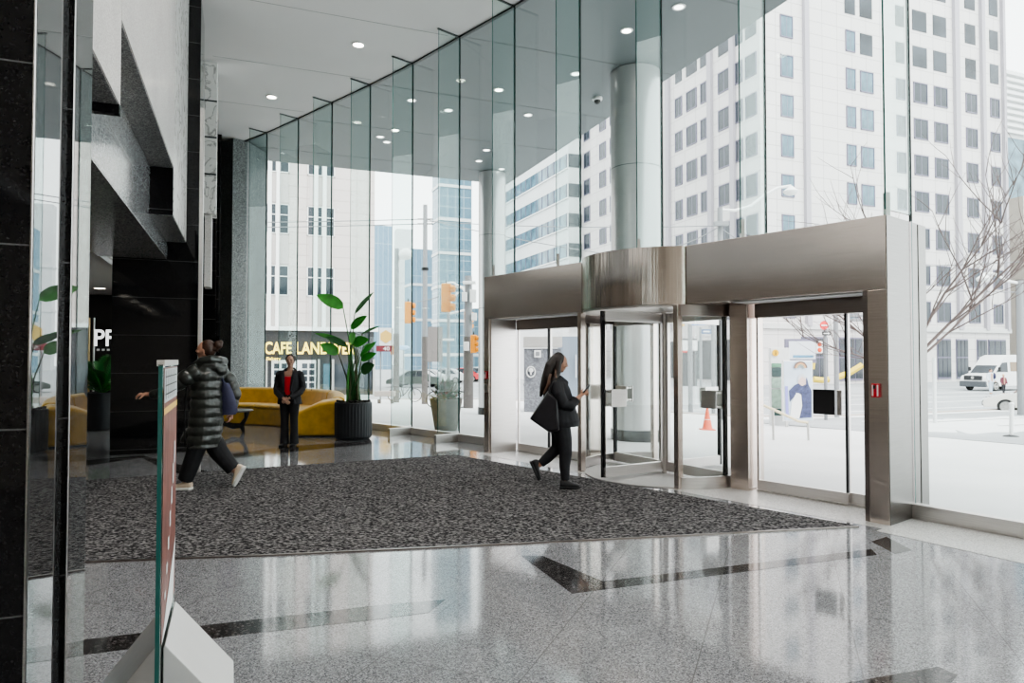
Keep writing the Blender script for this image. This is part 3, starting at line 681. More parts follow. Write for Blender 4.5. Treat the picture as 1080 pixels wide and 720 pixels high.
# ---------------------------------------------------------------- coffee table
def table():
    c=Vector((-5.98,14.25,0)); t=thing('coffee_table','low dark wood oval coffee table in front of the mustard sofa','table',c)
    m=MB(); m.lathe((0,0,0),[(.02,.445),(.52,.445),(.57,.46),(.57,.475),(.55,.485),(.02,.485)],40); m.v=[c+Vector((p.x*1.0,p.y*.8,p.z)) for p in m.v]; m.build('tabletop',M['wood'],t,smooth=True)
    for k in range(3):
        a=math.radians(15+120*k); d=Vector((math.cos(a),math.sin(a),0)); m=MB()
        m.tube([c+Vector((0,0,.20)),c+d*.16+Vector((0,0,.14)),c+d*.32+Vector((0,0,.15)),c+d*.41+Vector((0,0,.30)),c+d*.43+Vector((0,0,.45))],[(.05,.03),(.06,.03),(.055,.03),(.035,.03),(.06,.03)],8)
        m.tube([c+d*.32+Vector((0,0,.16)),c+d*.37+Vector((0,0,.0))],[(.04,.06),(.025,.025)],8)
        m.build('leg',M['wood'],t,smooth=True)
    # flower on the table
    f=Vector((-5.80,14.05,.487)); t2=thing('potted_poinsettia','small red flowering plant standing on the coffee table','plant',f)
    m=MB(); m.lathe(f,[(.05,0),(.065,.09),(.06,.09),(.055,.08)],20); m.build('pot',M['black_plastic'],t2,smooth=True)
    m=MB(); g=MB()
    for k in range(34):
        a=random.random()*6.28; e=random.uniform(.1,1.3); L_=random.uniform(.08,.15); d=Vector((math.cos(a)*math.cos(e),math.sin(a)*math.cos(e),math.sin(e)))
        b=f+Vector((0,0,.10))+d*.05; tip=b+d*L_; s=d.cross(Vector((0,0,1))).normalized()*.03; mid=b.lerp(tip,.5)+Vector((0,0,.01))
        (m if k%3 else g).add([b,mid-s,tip,mid+s],[(0,1,2,3)])
    m.open=True; g.open=True; m.build('flower',M['red'],t2); g.build('leaf',M['leaf'],t2)
table()
# ---------------------------------------------------------------- planters
def leafblade(m,base,tip,w,droop=.1,n=8,fold=.25,up=Vector((0,0,1)),split=False,facing=None):
    base=Vector(base);tip=Vector(tip); d=tip-base; L_=d.length; sd=facing.normalized() if facing is not None else d.cross(up).normalized()
    nn=sd.cross(d).normalized(); grid=[]
    for i in range(n+1):
        s=i/n; p=base+d*s+Vector((0,0,-droop*L_*s*s))
        ww=w*math.sin(PI*min(1,.06+s*.94))**.7*(1-.25*s) if 0<s<1 else w*.05
        grid.append([p-sd*ww+nn*ww*fold,p-sd*ww*.5+nn*ww*fold*.35,p,p+sd*ww*.5+nn*ww*fold*.35,p+sd*ww+nn*ww*fold])
    m.rings(grid,False,False)
def paradise():
    Y=13.2; c=Vector((-3.06,Y,0)); t=thing('planter_pot','large ribbed charcoal round planter beside the right end of the sofa','planter',c)
    m=MB(); pr=[(.02,.0),(.30,.0),(.335,.02),(.35,.06)]; n=72
    rings=[]
    for r,z in [(.30,.0),(.335,.03),(.352,.07),(.356,.35),(.356,.64),(.352,.70),(.345,.715),(.315,.715),(.31,.66)]:
        rings.append([c+Vector(((r-(.006 if k%2 and .05<z<.68 else 0))*math.cos(2*PI*k/n),(r-(.006 if k%2 and .05<z<.68 else 0))*math.sin(2*PI*k/n),z)) for k in range(n)])
    m.rings(rings); m.build('pot_body',M['charcoal_pot'],t,smooth=False)
    m=MB()
    for k in range(120):
        a=random.random()*6.28; r=.30*math.sqrt(random.random()); m.ell(c+Vector((r*math.cos(a),r*math.sin(a),.70+random.uniform(-.01,.05))),(.045,.03,.02),Matrix.Rotation(random.random()*3,3,'Z'),6,4)
    m.build('bark_mulch',M['soil'],t,kind='stuff')
    pl=thing('bird_of_paradise','tall bird of paradise plant with broad green leaves in the charcoal planter','plant',c+Vector((0,0,.69)))
    P=lambda x,y,dy=0: at(x,y,Y+dy)+Vector((0,0,0))
    b0=lambda: Vector((c.x+random.uniform(-.12,.12),Y+random.uniform(-.12,.12),.70))
    # leaves: stem end px, leaf tip px, width, dy
    LV=[((362,325),(334,307),.15,-.1),((374,331),(394,304),.055,.15),((370,347),(387,330),.11,-.15),((364,362),(332,347),.06,.1),((366,365),(343,352),.08,-.1),
        ((357,373),(338,360),.12,-.2),((372,363),(389,355),.12,-.25),((382,352),(401,341),.035,.2),((380,376),(397,357),.07,.05),((381,380),(397,370),.09,-.15),((381,392),(395,382),.13,-.3),((372,350),(371,362),.07,-.2),((383,366),(396,362),.05,.2)]
    for i,(s,tp,w,dy) in enumerate(LV):
        S=P(*s,dy); T=P(*tp,dy*1.6); b=b0(); mid=Vector((b.x*.6+S.x*.4,b.y*.6+S.y*.4,b.z*.45+S.z*.55))
        m=MB(); m.tube([b,b.lerp(mid,.5)+Vector((0,0,.02)),mid,S],[.022,.018,.014,.009],8); m.build('stem',M['stalk'] if i%2 else M['leaf_dark'],pl,smooth=True)
        m=MB(); m.open=True; view=Vector((random.uniform(-.2,.2),-.35,.9))
        d=(T-S).normalized(); nrm=Vector((0,-1,.25+.5*random.random())); sd=d.cross(nrm)
        leafblade(m,S,T,w,droop=.12,n=10,fold=.2,facing=sd); m.build('leaf',M['leaf'] if i%3!=1 else M['leaf_dark'],pl,smooth=True)
    for k in range(5):
        b=b0(); m=MB(); m.tube([b,b+Vector((random.uniform(-.05,.05),0,.5)),b+Vector((random.uniform(-.12,.12),random.uniform(-.1,.1),random.uniform(.9,1.2)))],[.03,.024,.008],8); m.build('stem',M['leaf'] if k%2 else M['stalk'],pl,smooth=True)
paradise()
def palm():
    c=Vector((-9.0,15.0,0)); t=thing('planter_pot','tall dark cylinder planter half hidden by the near black wall','planter',c)
    m=MB(); m.lathe(c,[(.26,0),(.30,.02),(.30,.80),(.28,.82),(.27,.82),(.27,.76)],36); m.build('pot_body',M['charcoal_pot'],t,smooth=True)
    m=MB(); m.lathe(c,[(.02,.77),(.268,.77)],24); m.build('soil',M['soil'],t)
    pl=thing('palm_plant','bushy green palm with feathery fronds in the tall dark planter','plant',c+Vector((0,0,.77)))
    for k in range(22):
        a=2*PI*k/22+random.uniform(-.2,.2); e=random.uniform(.5,1.3); L_=random.uniform(.9,1.5); b=c+Vector((0,0,.78)); R=[]; m=MB(); m.open=True
        pts=[b+Vector((math.cos(a)*L_*s*math.cos(e)*1.1,math.sin(a)*L_*s*math.cos(e)*1.1,L_*s*math.sin(e)-.45*L_*s*s*math.cos(e))) for s in [i/12 for i in range(13)]]
        m.tube(pts,[.012-.0008*i for i in range(13)],5)
        for i in range(3,13):
            d=(pts[i]-pts[i-1]).normalized(); sd=d.cross(Vector((0,0,1))).normalized(); l=.26*math.sin(PI*(i-1)/13)+.05
            for sg in(-1,1):
                for off in (0,.5):
                    p=pts[i-1].lerp(pts[i],off); tip=p+sd*sg*l*.8+d*l*.6+Vector((0,0,-.04)); q=p.lerp(tip,.4); wv=d*.022
                    m.add([p,q-wv,tip,q+wv],[(0,1,2,3)])
        m.build('frond',M['leaf'] if k%2 else M['leaf_dark'],pl)
palm()
# greenery hanging over the upper gallery edge
m=MB(); m.open=True
for k in range(500):
    p=Vector((-9.0+random.uniform(-1.6,1.6),14.4+random.uniform(-1.2,1.6),max(3.63,random.gauss(4.9,.5)))); d=Vector((random.uniform(-1,1),random.uniform(-1,.2),random.uniform(-1.2,.3) if p.z>4.4 else random.uniform(0,1))).normalized()
    s=d.cross(Vector((0,0,1))).normalized()*.035; tip=p+d*.38; q=p+d*.15; m.add([p,q-s,tip,q+s],[(0,1,2,3)])
o=m.build('gallery_foliage',mat('shaded_foliage',(.03,.085,.025),.5,var=.5,scale=5)); props(o,'shaded green foliage above the low lobby ceiling, behind the grey beam','plant',kind='stuff')
p=at(108,357,16.6); t=thing('lobby_sign','white lettering on the dark lobby wall behind the palm','sign',(p.x,p.y,p.z-.2))
text('letters','PF',.42,.40,mat('white_letters',(.9,.9,.9),.5,emit=1.2),t,(p.x+.05,p.y,p.z+.02),D1,.02,.01)
for k in range(4): m=MB(); m.box((p.x-.1+.1*k,p.y+.04*k,p.z-.27),(.06,.02,.05),GR); m.build('small_mark',M['white_paint'],t)
p=at(113,262,12.2); t=thing('gallery_sign','white lettering on the upper dark glass beside the foliage','sign',(p.x,p.y,p.z-.2))
text('letters','BIRK',.17,.055,mat('white_letters_small',(.9,.9,.9),.5,emit=.8),t,(p.x,p.y,p.z+.12),D1,.01,.005)
m=MB(); m.box((p.x-.02,p.y,p.z),(.025,.02,.13),GR); m.build('small_mark',M['white_paint'],t)

# ---------------------------------------------------------------- glass display stand
def stand():
    a=Vector((-1.157,2.25,0)); d=Vector((-.38,.925,0)).normalized(); n=Vector((d.y,-d.x,0)); 
    t=thing('display_stand','free standing glass panel with a street picture on a grey steel wedge base','display stand',tuple(a+d*.33))
    def pp(u,v,z): return a+d*u+n*v+Vector((0,0,z))
    m=MB(); P=[pp(0,-.007,0),pp(.62,-.007,0),pp(.62,.007,0),pp(0,.007,0)]; m.prism([(q.x,q.y) for q in P],.06,1.53); m.m=[1]*6; m.m[2]=0; m.m[4]=0
    m.build('glass_panel',[M['fin_glass'],M['glass_edge']],t)
    m=MB(); P=[pp(0.0,-.012,0),pp(.62,-.012,0),pp(.62,.012,0),pp(.0,.012,0)]; m.prism([(q.x,q.y) for q in P],1.525,1.545); m.build('top_cap',M['steel2'],t)
    # printed picture on the camera side: sky and building, brown street, yellow stripe
    def strip(z0,z1,u0,u1,mt,nm,off=.0085):
        m=MB(); m.add([pp(u0,off,z0),pp(u1,off,z0),pp(u1,off,z1),pp(u0,off,z1)],[(0,1,2,3)]); m.open=True; return m.build(nm,mt,t)
    strip(.60,1.52,.03,.61,mat('printed_brick_street',(.19,.075,.06),.4,var=.5,scale=14,stretch=(2,2,.5)),'picture')
    strip(1.40,1.515,.04,.60,mat('printed_pale_building',(.55,.57,.58),.4),'picture_top',.0095)
    strip(1.36,1.382,.03,.61,mat('printed_yellow_stripe',(.75,.48,.12),.4),'picture_stripe',.0095)
    for k in range(5): strip(1.41,1.51,.08+.09*k,.085+.01+.09*k,M['black_plastic'],'picture_mullion',.0105)
    for k in range(3): strip(1.425+.03*k,1.43+.03*k,.06,.56,M['black_plastic'],'picture_mullion',.0105)
    for k in range(7): strip(.72+.07*k,.745+.08*k,.12+.06*k,.16+.06*k,M['lane_paint'],'picture_marking',.0105)
    m=MB(); m.add([pp(.03,.0098,.60),pp(.50,.0098,.60),pp(.61,.0098,.83)],[(0,1,2)]); m.open=True; m.build('picture_corner',M['white_paint'],t)
    u0,u1=.10,.56
    for sg in (-1,1):
        m=MB(); sec=[(.010*sg,.565),(.016*sg,.575),(.235*sg,.30),(.235*sg,.0),(.01*sg,.0)]
        m.rings([[pp(u0,v,z) for v,z in sec],[pp(u1,v,z) for v,z in sec]]); m.build('wedge_half',M['concrete'] if sg>0 else M['alu'],t,bevel=.003)
stand()

# ---------------------------------------------------------------- people
def V(*a): return Vector(a)
def hand(m,wrist,d,palm_n,scale=1.0,curl=.6,side=1):
    """palm and five fingers: d = pointing direction, palm_n = palm normal"""
    d=d.normalized(); n=(palm_n-d*palm_n.dot(d)).normalized(); s=d.cross(n)*side; k=scale
    m.tube([wrist-d*.02*k,wrist+d*.03*k,wrist+d*.085*k],[(.016*k,.024*k),(.014*k,.036*k),(.012*k,.038*k)],10)
    for i,(o,l) in enumerate(((-.029,.066),(-.010,.078),(.010,.074),(.028,.058))):
        b=wrist+d*.08*k+s*o*k; p1=b+(d*math.cos(curl*.5)+n*math.sin(curl*.5))*l*.45*k; p2=p1+(d*math.cos(curl*1.3)+n*math.sin(curl*1.3))*l*.33*k; p3=p2+(d*math.cos(curl*2)+n*math.sin(curl*2))*l*.25*k
        m.tube([b-d*.02*k,b,p1,p2,p3],[.009*k,.0095*k,.0085*k,.0078*k,.006*k],7)
    b=wrist+d*.02*k-s*.03*k; p1=b+(d*.6-s*.55+n*.45).normalized()*.038*k; p2=p1+(d*.85+n*.5-s*.1).normalized()*.03*k
    m.tube([b,p1,p2],[.013*k,.011*k,.008*k],7)
def head(m,c,f,up=V(0,0,1),k=1.0):
    """c centre of skull, f facing direction"""
    f=f.normalized(); up=(up-f*up.dot(f)).normalized(); s=f.cross(up)
    R=Matrix((f,s,up)).transposed()
    m.ell(c,(.098*k,.076*k,.115*k),R,20,14)
    m.ell(c+f*.018*k-up*.055*k,(.072*k,.058*k,.068*k),R,16,10)      # jaw
    m.ell(c+f*.055*k-up*.098*k,(.028*k,.03*k,.02*k),R,10,8)       # chin
    m.tube([c+f*.092*k+up*.018*k,c+f*.112*k-up*.018*k,c+f*.094*k-up*.028*k],[.008*k,.014*k,.010*k],8)  # nose
    m.ell(c+f*.088*k-up*.054*k,(.012*k,.022*k,.009*k),R,8,6)      # lips
    for sg in (-1,1):
        m.ell(c+s*.076*k*sg-up*.01*k,(.018*k,.008*k,.03*k),R,8,6)   # ears
        m.ell(c+f*.082*k+s*.03*k*sg+up*.028*k,(.012*k,.02*k,.006*k),R,8,6)  # brow
        m.ell(c+f*.070*k+s*.045*k*sg-up*.025*k,(.02*k,.02*k,.02*k),R,8,6)  # cheek
    return R
def face(t,c,f,mh,up=V(0,0,1),k=1.0):
    f=f.normalized(); up=(up-f*up.dot(f)).normalized(); s=f.cross(up); R=Matrix((f,s,up)).transposed()
    for sg in (-1,1):
        m=MB(); m.ell(c+f*.089*k+s*.03*k*sg+up*.008*k,(.006*k,.013*k,.006*k),R,8,6); m.build('eye',M['black_plastic'],t,smooth=True)
        m=MB(); m.ell(c+f*.094*k+s*.031*k*sg+up*.027*k,(.004*k,.018*k,.004*k),R,8,6); m.build('eyebrow',mh,t,smooth=True)
    m=MB(); m.ell(c+f*.097*k-up*.054*k,(.005*k,.021*k,.006*k),R,8,6); m.build('mouth',mat('lips',(.35,.10,.09),.4),t,smooth=True)
def shoe(t,heel,toe,mt,ms,w=.045,h=.085,up=V(0,0,1),name='shoe'):
    d=(toe-heel); L_=d.length; d=d.normalized(); up=(up-d*up.dot(d)).normalized(); s=d.cross(up)
    m=MB(); R=[]
    for q,ww,hh in ((0,.6,.75),(.06,.85,1.0),(.25,.9,1.05),(.45,.95,.75),(.7,1.05,.55),(.9,.85,.42),(1,.45,.25)):
        p=heel+d*L_*q; R.append([p+s*ww*w*math.cos(a)+up*(.015+ (hh*h)*(.5+.5*math.sin(a))) for a in [2*PI*i/14 for i in range(14)]])
    m.rings(R); o=m.build(name,mt,t,smooth=True)
    m=MB(); R=[]
    for q,ww in ((-.02,.6),(.05,.95),(.3,.9),(.7,1.12),(.92,.9),(1.02,.5)):
        p=heel+d*L_*q; R.append([p-s*ww*w*1.05-up*.0,p+s*ww*w*1.05,p+s*ww*w*1.08+up*.028,p-s*ww*w*1.08+up*.028])
    m.rings(R); m.build('sole',ms,o,bevel=.006)
    return o

def standing():
    X0,Y0=-3.96,12.18
    t=thing('person','person standing with clasped hands in a black trouser suit over a red top','person',(X0,Y0,0))
    Q=lambda x,y,z: V(X0+x,Y0+y,z)
    hc=Q(.012,-.01,1.515); f=V(.12,-1,-.02)
    m=MB(); head(m,hc,f,k=.93)
    m.tube([Q(0,.01,1.30),Q(.005,.005,1.38),Q(.01,0,1.45)],[.062,.05,.05],12)
    m.tube([Q(0,0,.86),Q(0,0,.98),Q(0,0,1.12),Q(0,0,1.26),Q(0,.005,1.32)],[(.10,.16),(.09,.135),(.09,.14),(.09,.17),(.06,.12)],16)
    for sg in(-1,1):
        m.tube([Q(.15*sg,0,1.29),Q(.205*sg,.01,1.16),Q(.225*sg,-.0,1.02),Q(.15*sg,-.10,.90),Q(.035*sg,-.19,.845)],[.05,.042,.037,.03,.022],10)
        m.tube([Q(.085*sg,0,.88),Q(.08*sg,-.01,.5),Q(.07*sg,0,.1),Q(.07*sg,-.02,.06)],[.085,.055,.035,.035],10)
        hand(m,Q(.045*sg,-.19,.845+.008*sg),V(-.75*sg,-.25,-.5),V(0,1,-.15),.95,.5,side=sg)
    m.build('body',SKIN2,t,remesh=.0065,sm=2)
    face(t,hc,f,HAIRB,k=.93)
    m=MB(); fb=f.normalized(); 
    m.ell(hc-fb*.014+V(0,0,.022),(.084,.10,.106),None,18,12)
    m.ell(hc-fb*.10+V(0,0,-.02),(.045,.04,.045)); m.tube([hc-fb*.03+V(.062,0,.06),hc-fb*.03+V(.074,0,-.01)],[.03,.02]); m.tube([hc-fb*.03+V(-.062,0,.06),hc-fb*.03+V(-.074,0,-.01)],[.03,.02])
    # keep the face clear: shift hair back
    for i,p in enumerate(m.v):
        rel=p-hc; q=rel.dot(fb)
        lim=.045+ .45*max(0,rel.z-.07)
        if q>lim and rel.z<.12: m.v[i]=p-fb*(q-lim)
    m.build('hair',HAIRB,t,remesh=.006,sm=3)
    m=MB(); m.tube([Q(0,-.012,.90),Q(0,-.012,1.02),Q(0,-.015,1.14),Q(0,-.02,1.235)],[(.102,.13),(.10,.125),(.105,.13),(.098,.125)],20); m.build('top',REDT,t,smooth=True)
    # trousers
    m=MB()
    for sg in(-1,1):
        m.tube([Q(.075*sg,0,.95),Q(.085*sg,0,.80),Q(.082*sg,-.01,.5),Q(.085*sg,.0,.25),Q(.085*sg,.0,.035)],[(.115,.10),(.105,.095),(.075,.07),(.075,.068),(.095,.078)],16)
    m.tube([Q(0,0,.80),Q(0,0,.90),Q(0,0,1.0)],[(.105,.15),(.115,.17),(.105,.145)],18)
    m.build('trousers',BLK,t,remesh=.009,sm=3)
    # jacket: open front body with lapels, sleeves
    m=MB(); n=20; rings=[]
    for z,rx,ry,gap in ((.74,.215,.135,.10),(.84,.205,.14,.075),(.95,.185,.135,.06),(1.04,.172,.13,.055),(1.14,.182,.13,.06),(1.24,.195,.125,.07),(1.305,.185,.10,.075),(1.345,.12,.075,.06)):
        row=[]
        for k in range(n+1):
            a0=math.asin(min(.95,gap/rx)); a=-PI/2+a0+(2*PI-2*a0)*k/n
            row.append(Q(rx*math.cos(a),ry*math.sin(a)-.0,z))
        inn=[Q((p.x-X0)*.93,(p.y-Y0)*.91,z) for p in row[::-1]]
        rings.append(row+inn)
    m.rings(rings)
    for sg in(-1,1):
        m.tube([Q(.135*sg,0,1.315),Q(.185*sg,.0,1.27),Q(.218*sg,.01,1.15),Q(.242*sg,.0,1.03),Q(.21*sg,-.06,.95),Q(.12*sg,-.15,.885),Q(.075*sg,-.185,.86)],[.05,.068,.058,.052,.052,.046,.042],14)
        m.tube([Q(.11*sg,-.035,1.335),Q(.085*sg,-.115,1.22),Q(.07*sg,-.138,1.08),Q(.055*sg,-.14,.98)],[(.012,.022),(.014,.034),(.014,.026),(.01,.012)],8)
        m.tube([Q(.07*sg,-.125,.98),Q(.085*sg,-.135,.86),Q(.13*sg,-.13,.745)],[(.012,.02),(.02,.03),(.012,.03)],8)
    m.tube([Q(-.1,-.02,1.34),Q(-.06,.05,1.375),Q(0,.065,1.38),Q(.06,.05,1.375),Q(.1,-.02,1.34)],[.022]*5,8)
    m.build('blazer',BLK2,t,remesh=.008,sm=2)
    for sg in(-1,1): shoe(t,Q(.08*sg,.04,.0),Q(.10*sg,-.19,.0),M['black_plastic'],M['black_metal'],.04,.055,name='shoe')
    # pale instep seen above the shoes is part of the body
standing()

def puffer():
    Y=8.15
    def P(x,y,dy=0):
        q=at(x,y,Y); return V(q.x,Y+dy,q.z)
    base=P(214,515); t=thing('person','person walking left in a long glossy dark puffer coat with hair in a bun','person',(base.x,Y,0))
    hc=P(217,369.2); f=V(-1,-.10,.05)
    m=MB(); head(m,hc,f,k=.98)
    m.tube([P(222,388),P(220.5,381),P(219,375)],[.06,.052,.05],12)
    m.tube([P(219,462),P(219,440),P(219,415),P(221,395),P(221,387)],[(.15,.10),(.13,.09),(.15,.10),(.17,.10),(.10,.06)],16)
    # near arm forward, far arm back
    m.tube([P(217,393,-.17),P(202,403,-.22),P(188,412,-.22),P(172,415,-.22),P(163,414.5,-.22)],[.05,.045,.038,.03,.024],10)
    hand(m,P(164.5,414.5,-.22),V(-1,0,-.05),V(0,.5,-1),1.0,.9,side=-1)
    m.tube([P(224,392,.15),P(235,402,.2),P(240.5,416,.20),P(239,433,.17),P(238,437,.15)],[.04,.035,.03,.026,.024],10)
    hand(m,P(238,436,.15),V(-.1,0,-1),V(-1,0,0),.95,.7)
    # legs
    m.tube([P(215,460,-.08),P(209,482,-.09),P(200,503,-.09),P(199,511,-.09)],[.09,.06,.04,.035],10)
    m.tube([P(221,460,.08),P(233,484,.09),P(245,497,.09),P(250,502,.09)],[.09,.062,.042,.035],10)
    m.build('body',SKIN,t,remesh=.007,sm=2)
    face(t,hc,f,HAIRBR,k=.98)
    # hair swept back with a bun
    m=MB(); fn=f.normalized(); R=Matrix((fn,fn.cross(V(0,0,1)),V(0,0,1))).transposed()
    m.ell(hc-fn*.03+V(0,0,.018),(.092,.084,.112),R,18,12)
    m.ell(P(230,363.5),(.052,.052,.052)); m.ell(P(232.5,361),(.03,.035,.03)); m.tube([P(226,368),P(230,364)],[.05,.035])
    for i,p in enumerate(m.v):
        rel=p-hc; q=rel.dot(fn); lim=.03+.5*max(0,rel.z-.045)
        if q>lim: m.v[i]=p-fn*(q-lim)
    m.build('hair',HAIRBR,t,remesh=.006,sm=2)
    # quilted coat: bulging rows
    m=MB()
    rows=[(382,221.5,.085,.12),(387,220,.145,.175),(393,219,.170,.205),(402,218,.178,.205),(412,218,.180,.205),(422,218.5,.182,.205),(432,218.5,.184,.208),(442,217.5,.188,.212),(452,216.5,.190,.215),(462,215.5,.185,.215),(472,214.5,.172,.21)]
    rings=[]; n=26
    cs=[]
    y=382
    import bisect
    ys=[r[0] for r in rows]
    def lerp(yy):
        k=min(max(bisect.bisect(ys,yy)-1,0),len(rows)-2); a,b=rows[k],rows[k+1]; s=(yy-a[0])/(b[0]-a[0]); return [a[i]+(b[i]-a[i])*s for i in range(4)]
    yy=382.0
    while yy<=472.01:
        _,cx,rx,ry=lerp(yy); ph=((yy-392)/9.4)%1.0 if yy>386 else .5
        bul=1+.10*(math.sin(PI*ph)**.55-.75)
        c=P(cx,yy)
        rings.append([c+V(rx*bul*math.cos(2*PI*k/n)*(1+.012*math.sin(5*k+yy)),ry*bul*math.sin(2*PI*k/n),.004*math.sin(3*k+yy*.7)) for k in range(n)])
        yy+=.94
    m.rings(rings)
    def sleeve(pts,rads,nb):
        pts=[Vector(p) for p in pts]; out=[]; rr=[]; seg=len(pts)-1
        for i in range(nb*8+1):
            s=i/(nb*8)*seg; k=min(int(s),seg-1); u=s-k
            out.append(pts[k].lerp(pts[k+1],u)); r=rads[k]+(rads[k+1]-rads[k])*u; ph=(i/8.0)%1; rr.append(r*(1+.16*(math.sin(PI*ph)**.6-.7)))
        m.tube(out,rr,16)
    sleeve([P(216,390,-.15),P(205,398,-.21),P(194,406,-.225),P(181,413,-.22),P(169,415.5,-.22)],[.095,.095,.08,.066,.047],6)
    sleeve([P(224,391,.15),P(235,402,.20),P(240.5,416,.20),P(239,432,.17)],[.095,.088,.075,.052],5)
    # hood lying on the shoulders
    m.tube([P(206,387,-.03),P(210,384,-.10),P(218,380,-.14),P(227,378.5,-.13),P(233,380,-.06),P(234,381,.05),P(226,379,.13),P(214,382,.11)],[.022,.034,.042,.05,.055,.055,.045,.03],12)
    m.tube([P(214,388,-.09),P(222,386,-.13),P(230,386,-.10),P(236,389,-.02),P(233,388,.08)],[.03,.045,.055,.06,.05],12)
    m.ell(P(230,386,0),(.10,.12,.075)); m.ell(P(235,391,-.02),(.06,.10,.05))
    # front hem flap
    m.tube([P(203,455,-.02),P(197,463,-.02),P(192,465,-.0)],[(.08,.12),(.05,.10),(.012,.05)],10)
    m.build('puffer_coat',PUFF,t,remesh=.0085,sm=1)
    m=MB()
    for a,b in (((206,392),(201.5,470)),):
        m.tube([P(203,395,-.12),P(200.5,420,-.12),P(200,445,-.13),P(201,469,-.13)],[.008]*4,6)
    m.build('zip_placket',BLK,t,smooth=True)
    m=MB()
    m.tube([P(214,462,-.09),P(209,478,-.09),P(204,492,-.09),P(199,505,-.09)],[.12,.10,.095,.085],14)
    m.tube([P(219,462,.07),P(228,478,.09),P(237,489,.09),P(243,496.5,.09)],[.12,.11,.095,.085],14)
    m.tube([P(216,450),P(216,466)],[(.16,.12),(.17,.13)],14)
    m.build('trousers',BLK,t,remesh=.01,sm=3)
    shoe(t,V(P(206,514).x,Y-.09,.012),V(P(184.5,514).x,Y-.09,.012),CREAM,SOLE,.05,.095)
    # rear shoe: heel up, toe on the mat
    shoe(t,P(255.5,494,.09),V(P(244.5,516).x,Y+.09,.016),CREAM,SOLE,.05,.09,up=V(-1,0,.35))
    # shoulder bag hanging at the far side
    b=P(237,425,.1); g=thing('shoulder_bag','dark navy cloth bag hanging behind the puffer coat','bag',(b.x,b.y,b.z-.25))
    m=MB(); R=[]
    for yy,cx,wx in ((404,236,.03),(412,236.5,.07),(424,237.5,.105),(434,238,.12),(437.5,237.5,.10)):
        c=P(cx,yy,.06); R.append([c+V(wx*math.cos(2*PI*k/16),.07*math.sin(2*PI*k/16),0) for k in range(16)])
    m.rings(R); m.build('bag_body',NAVY,g,smooth=True)
    m=MB(); m.tube([P(236,405,.03),P(230,392,.0),P(222,384,.02)],[.014]*3,6); m.build('strap',NAVY,g,smooth=True)
puffer()

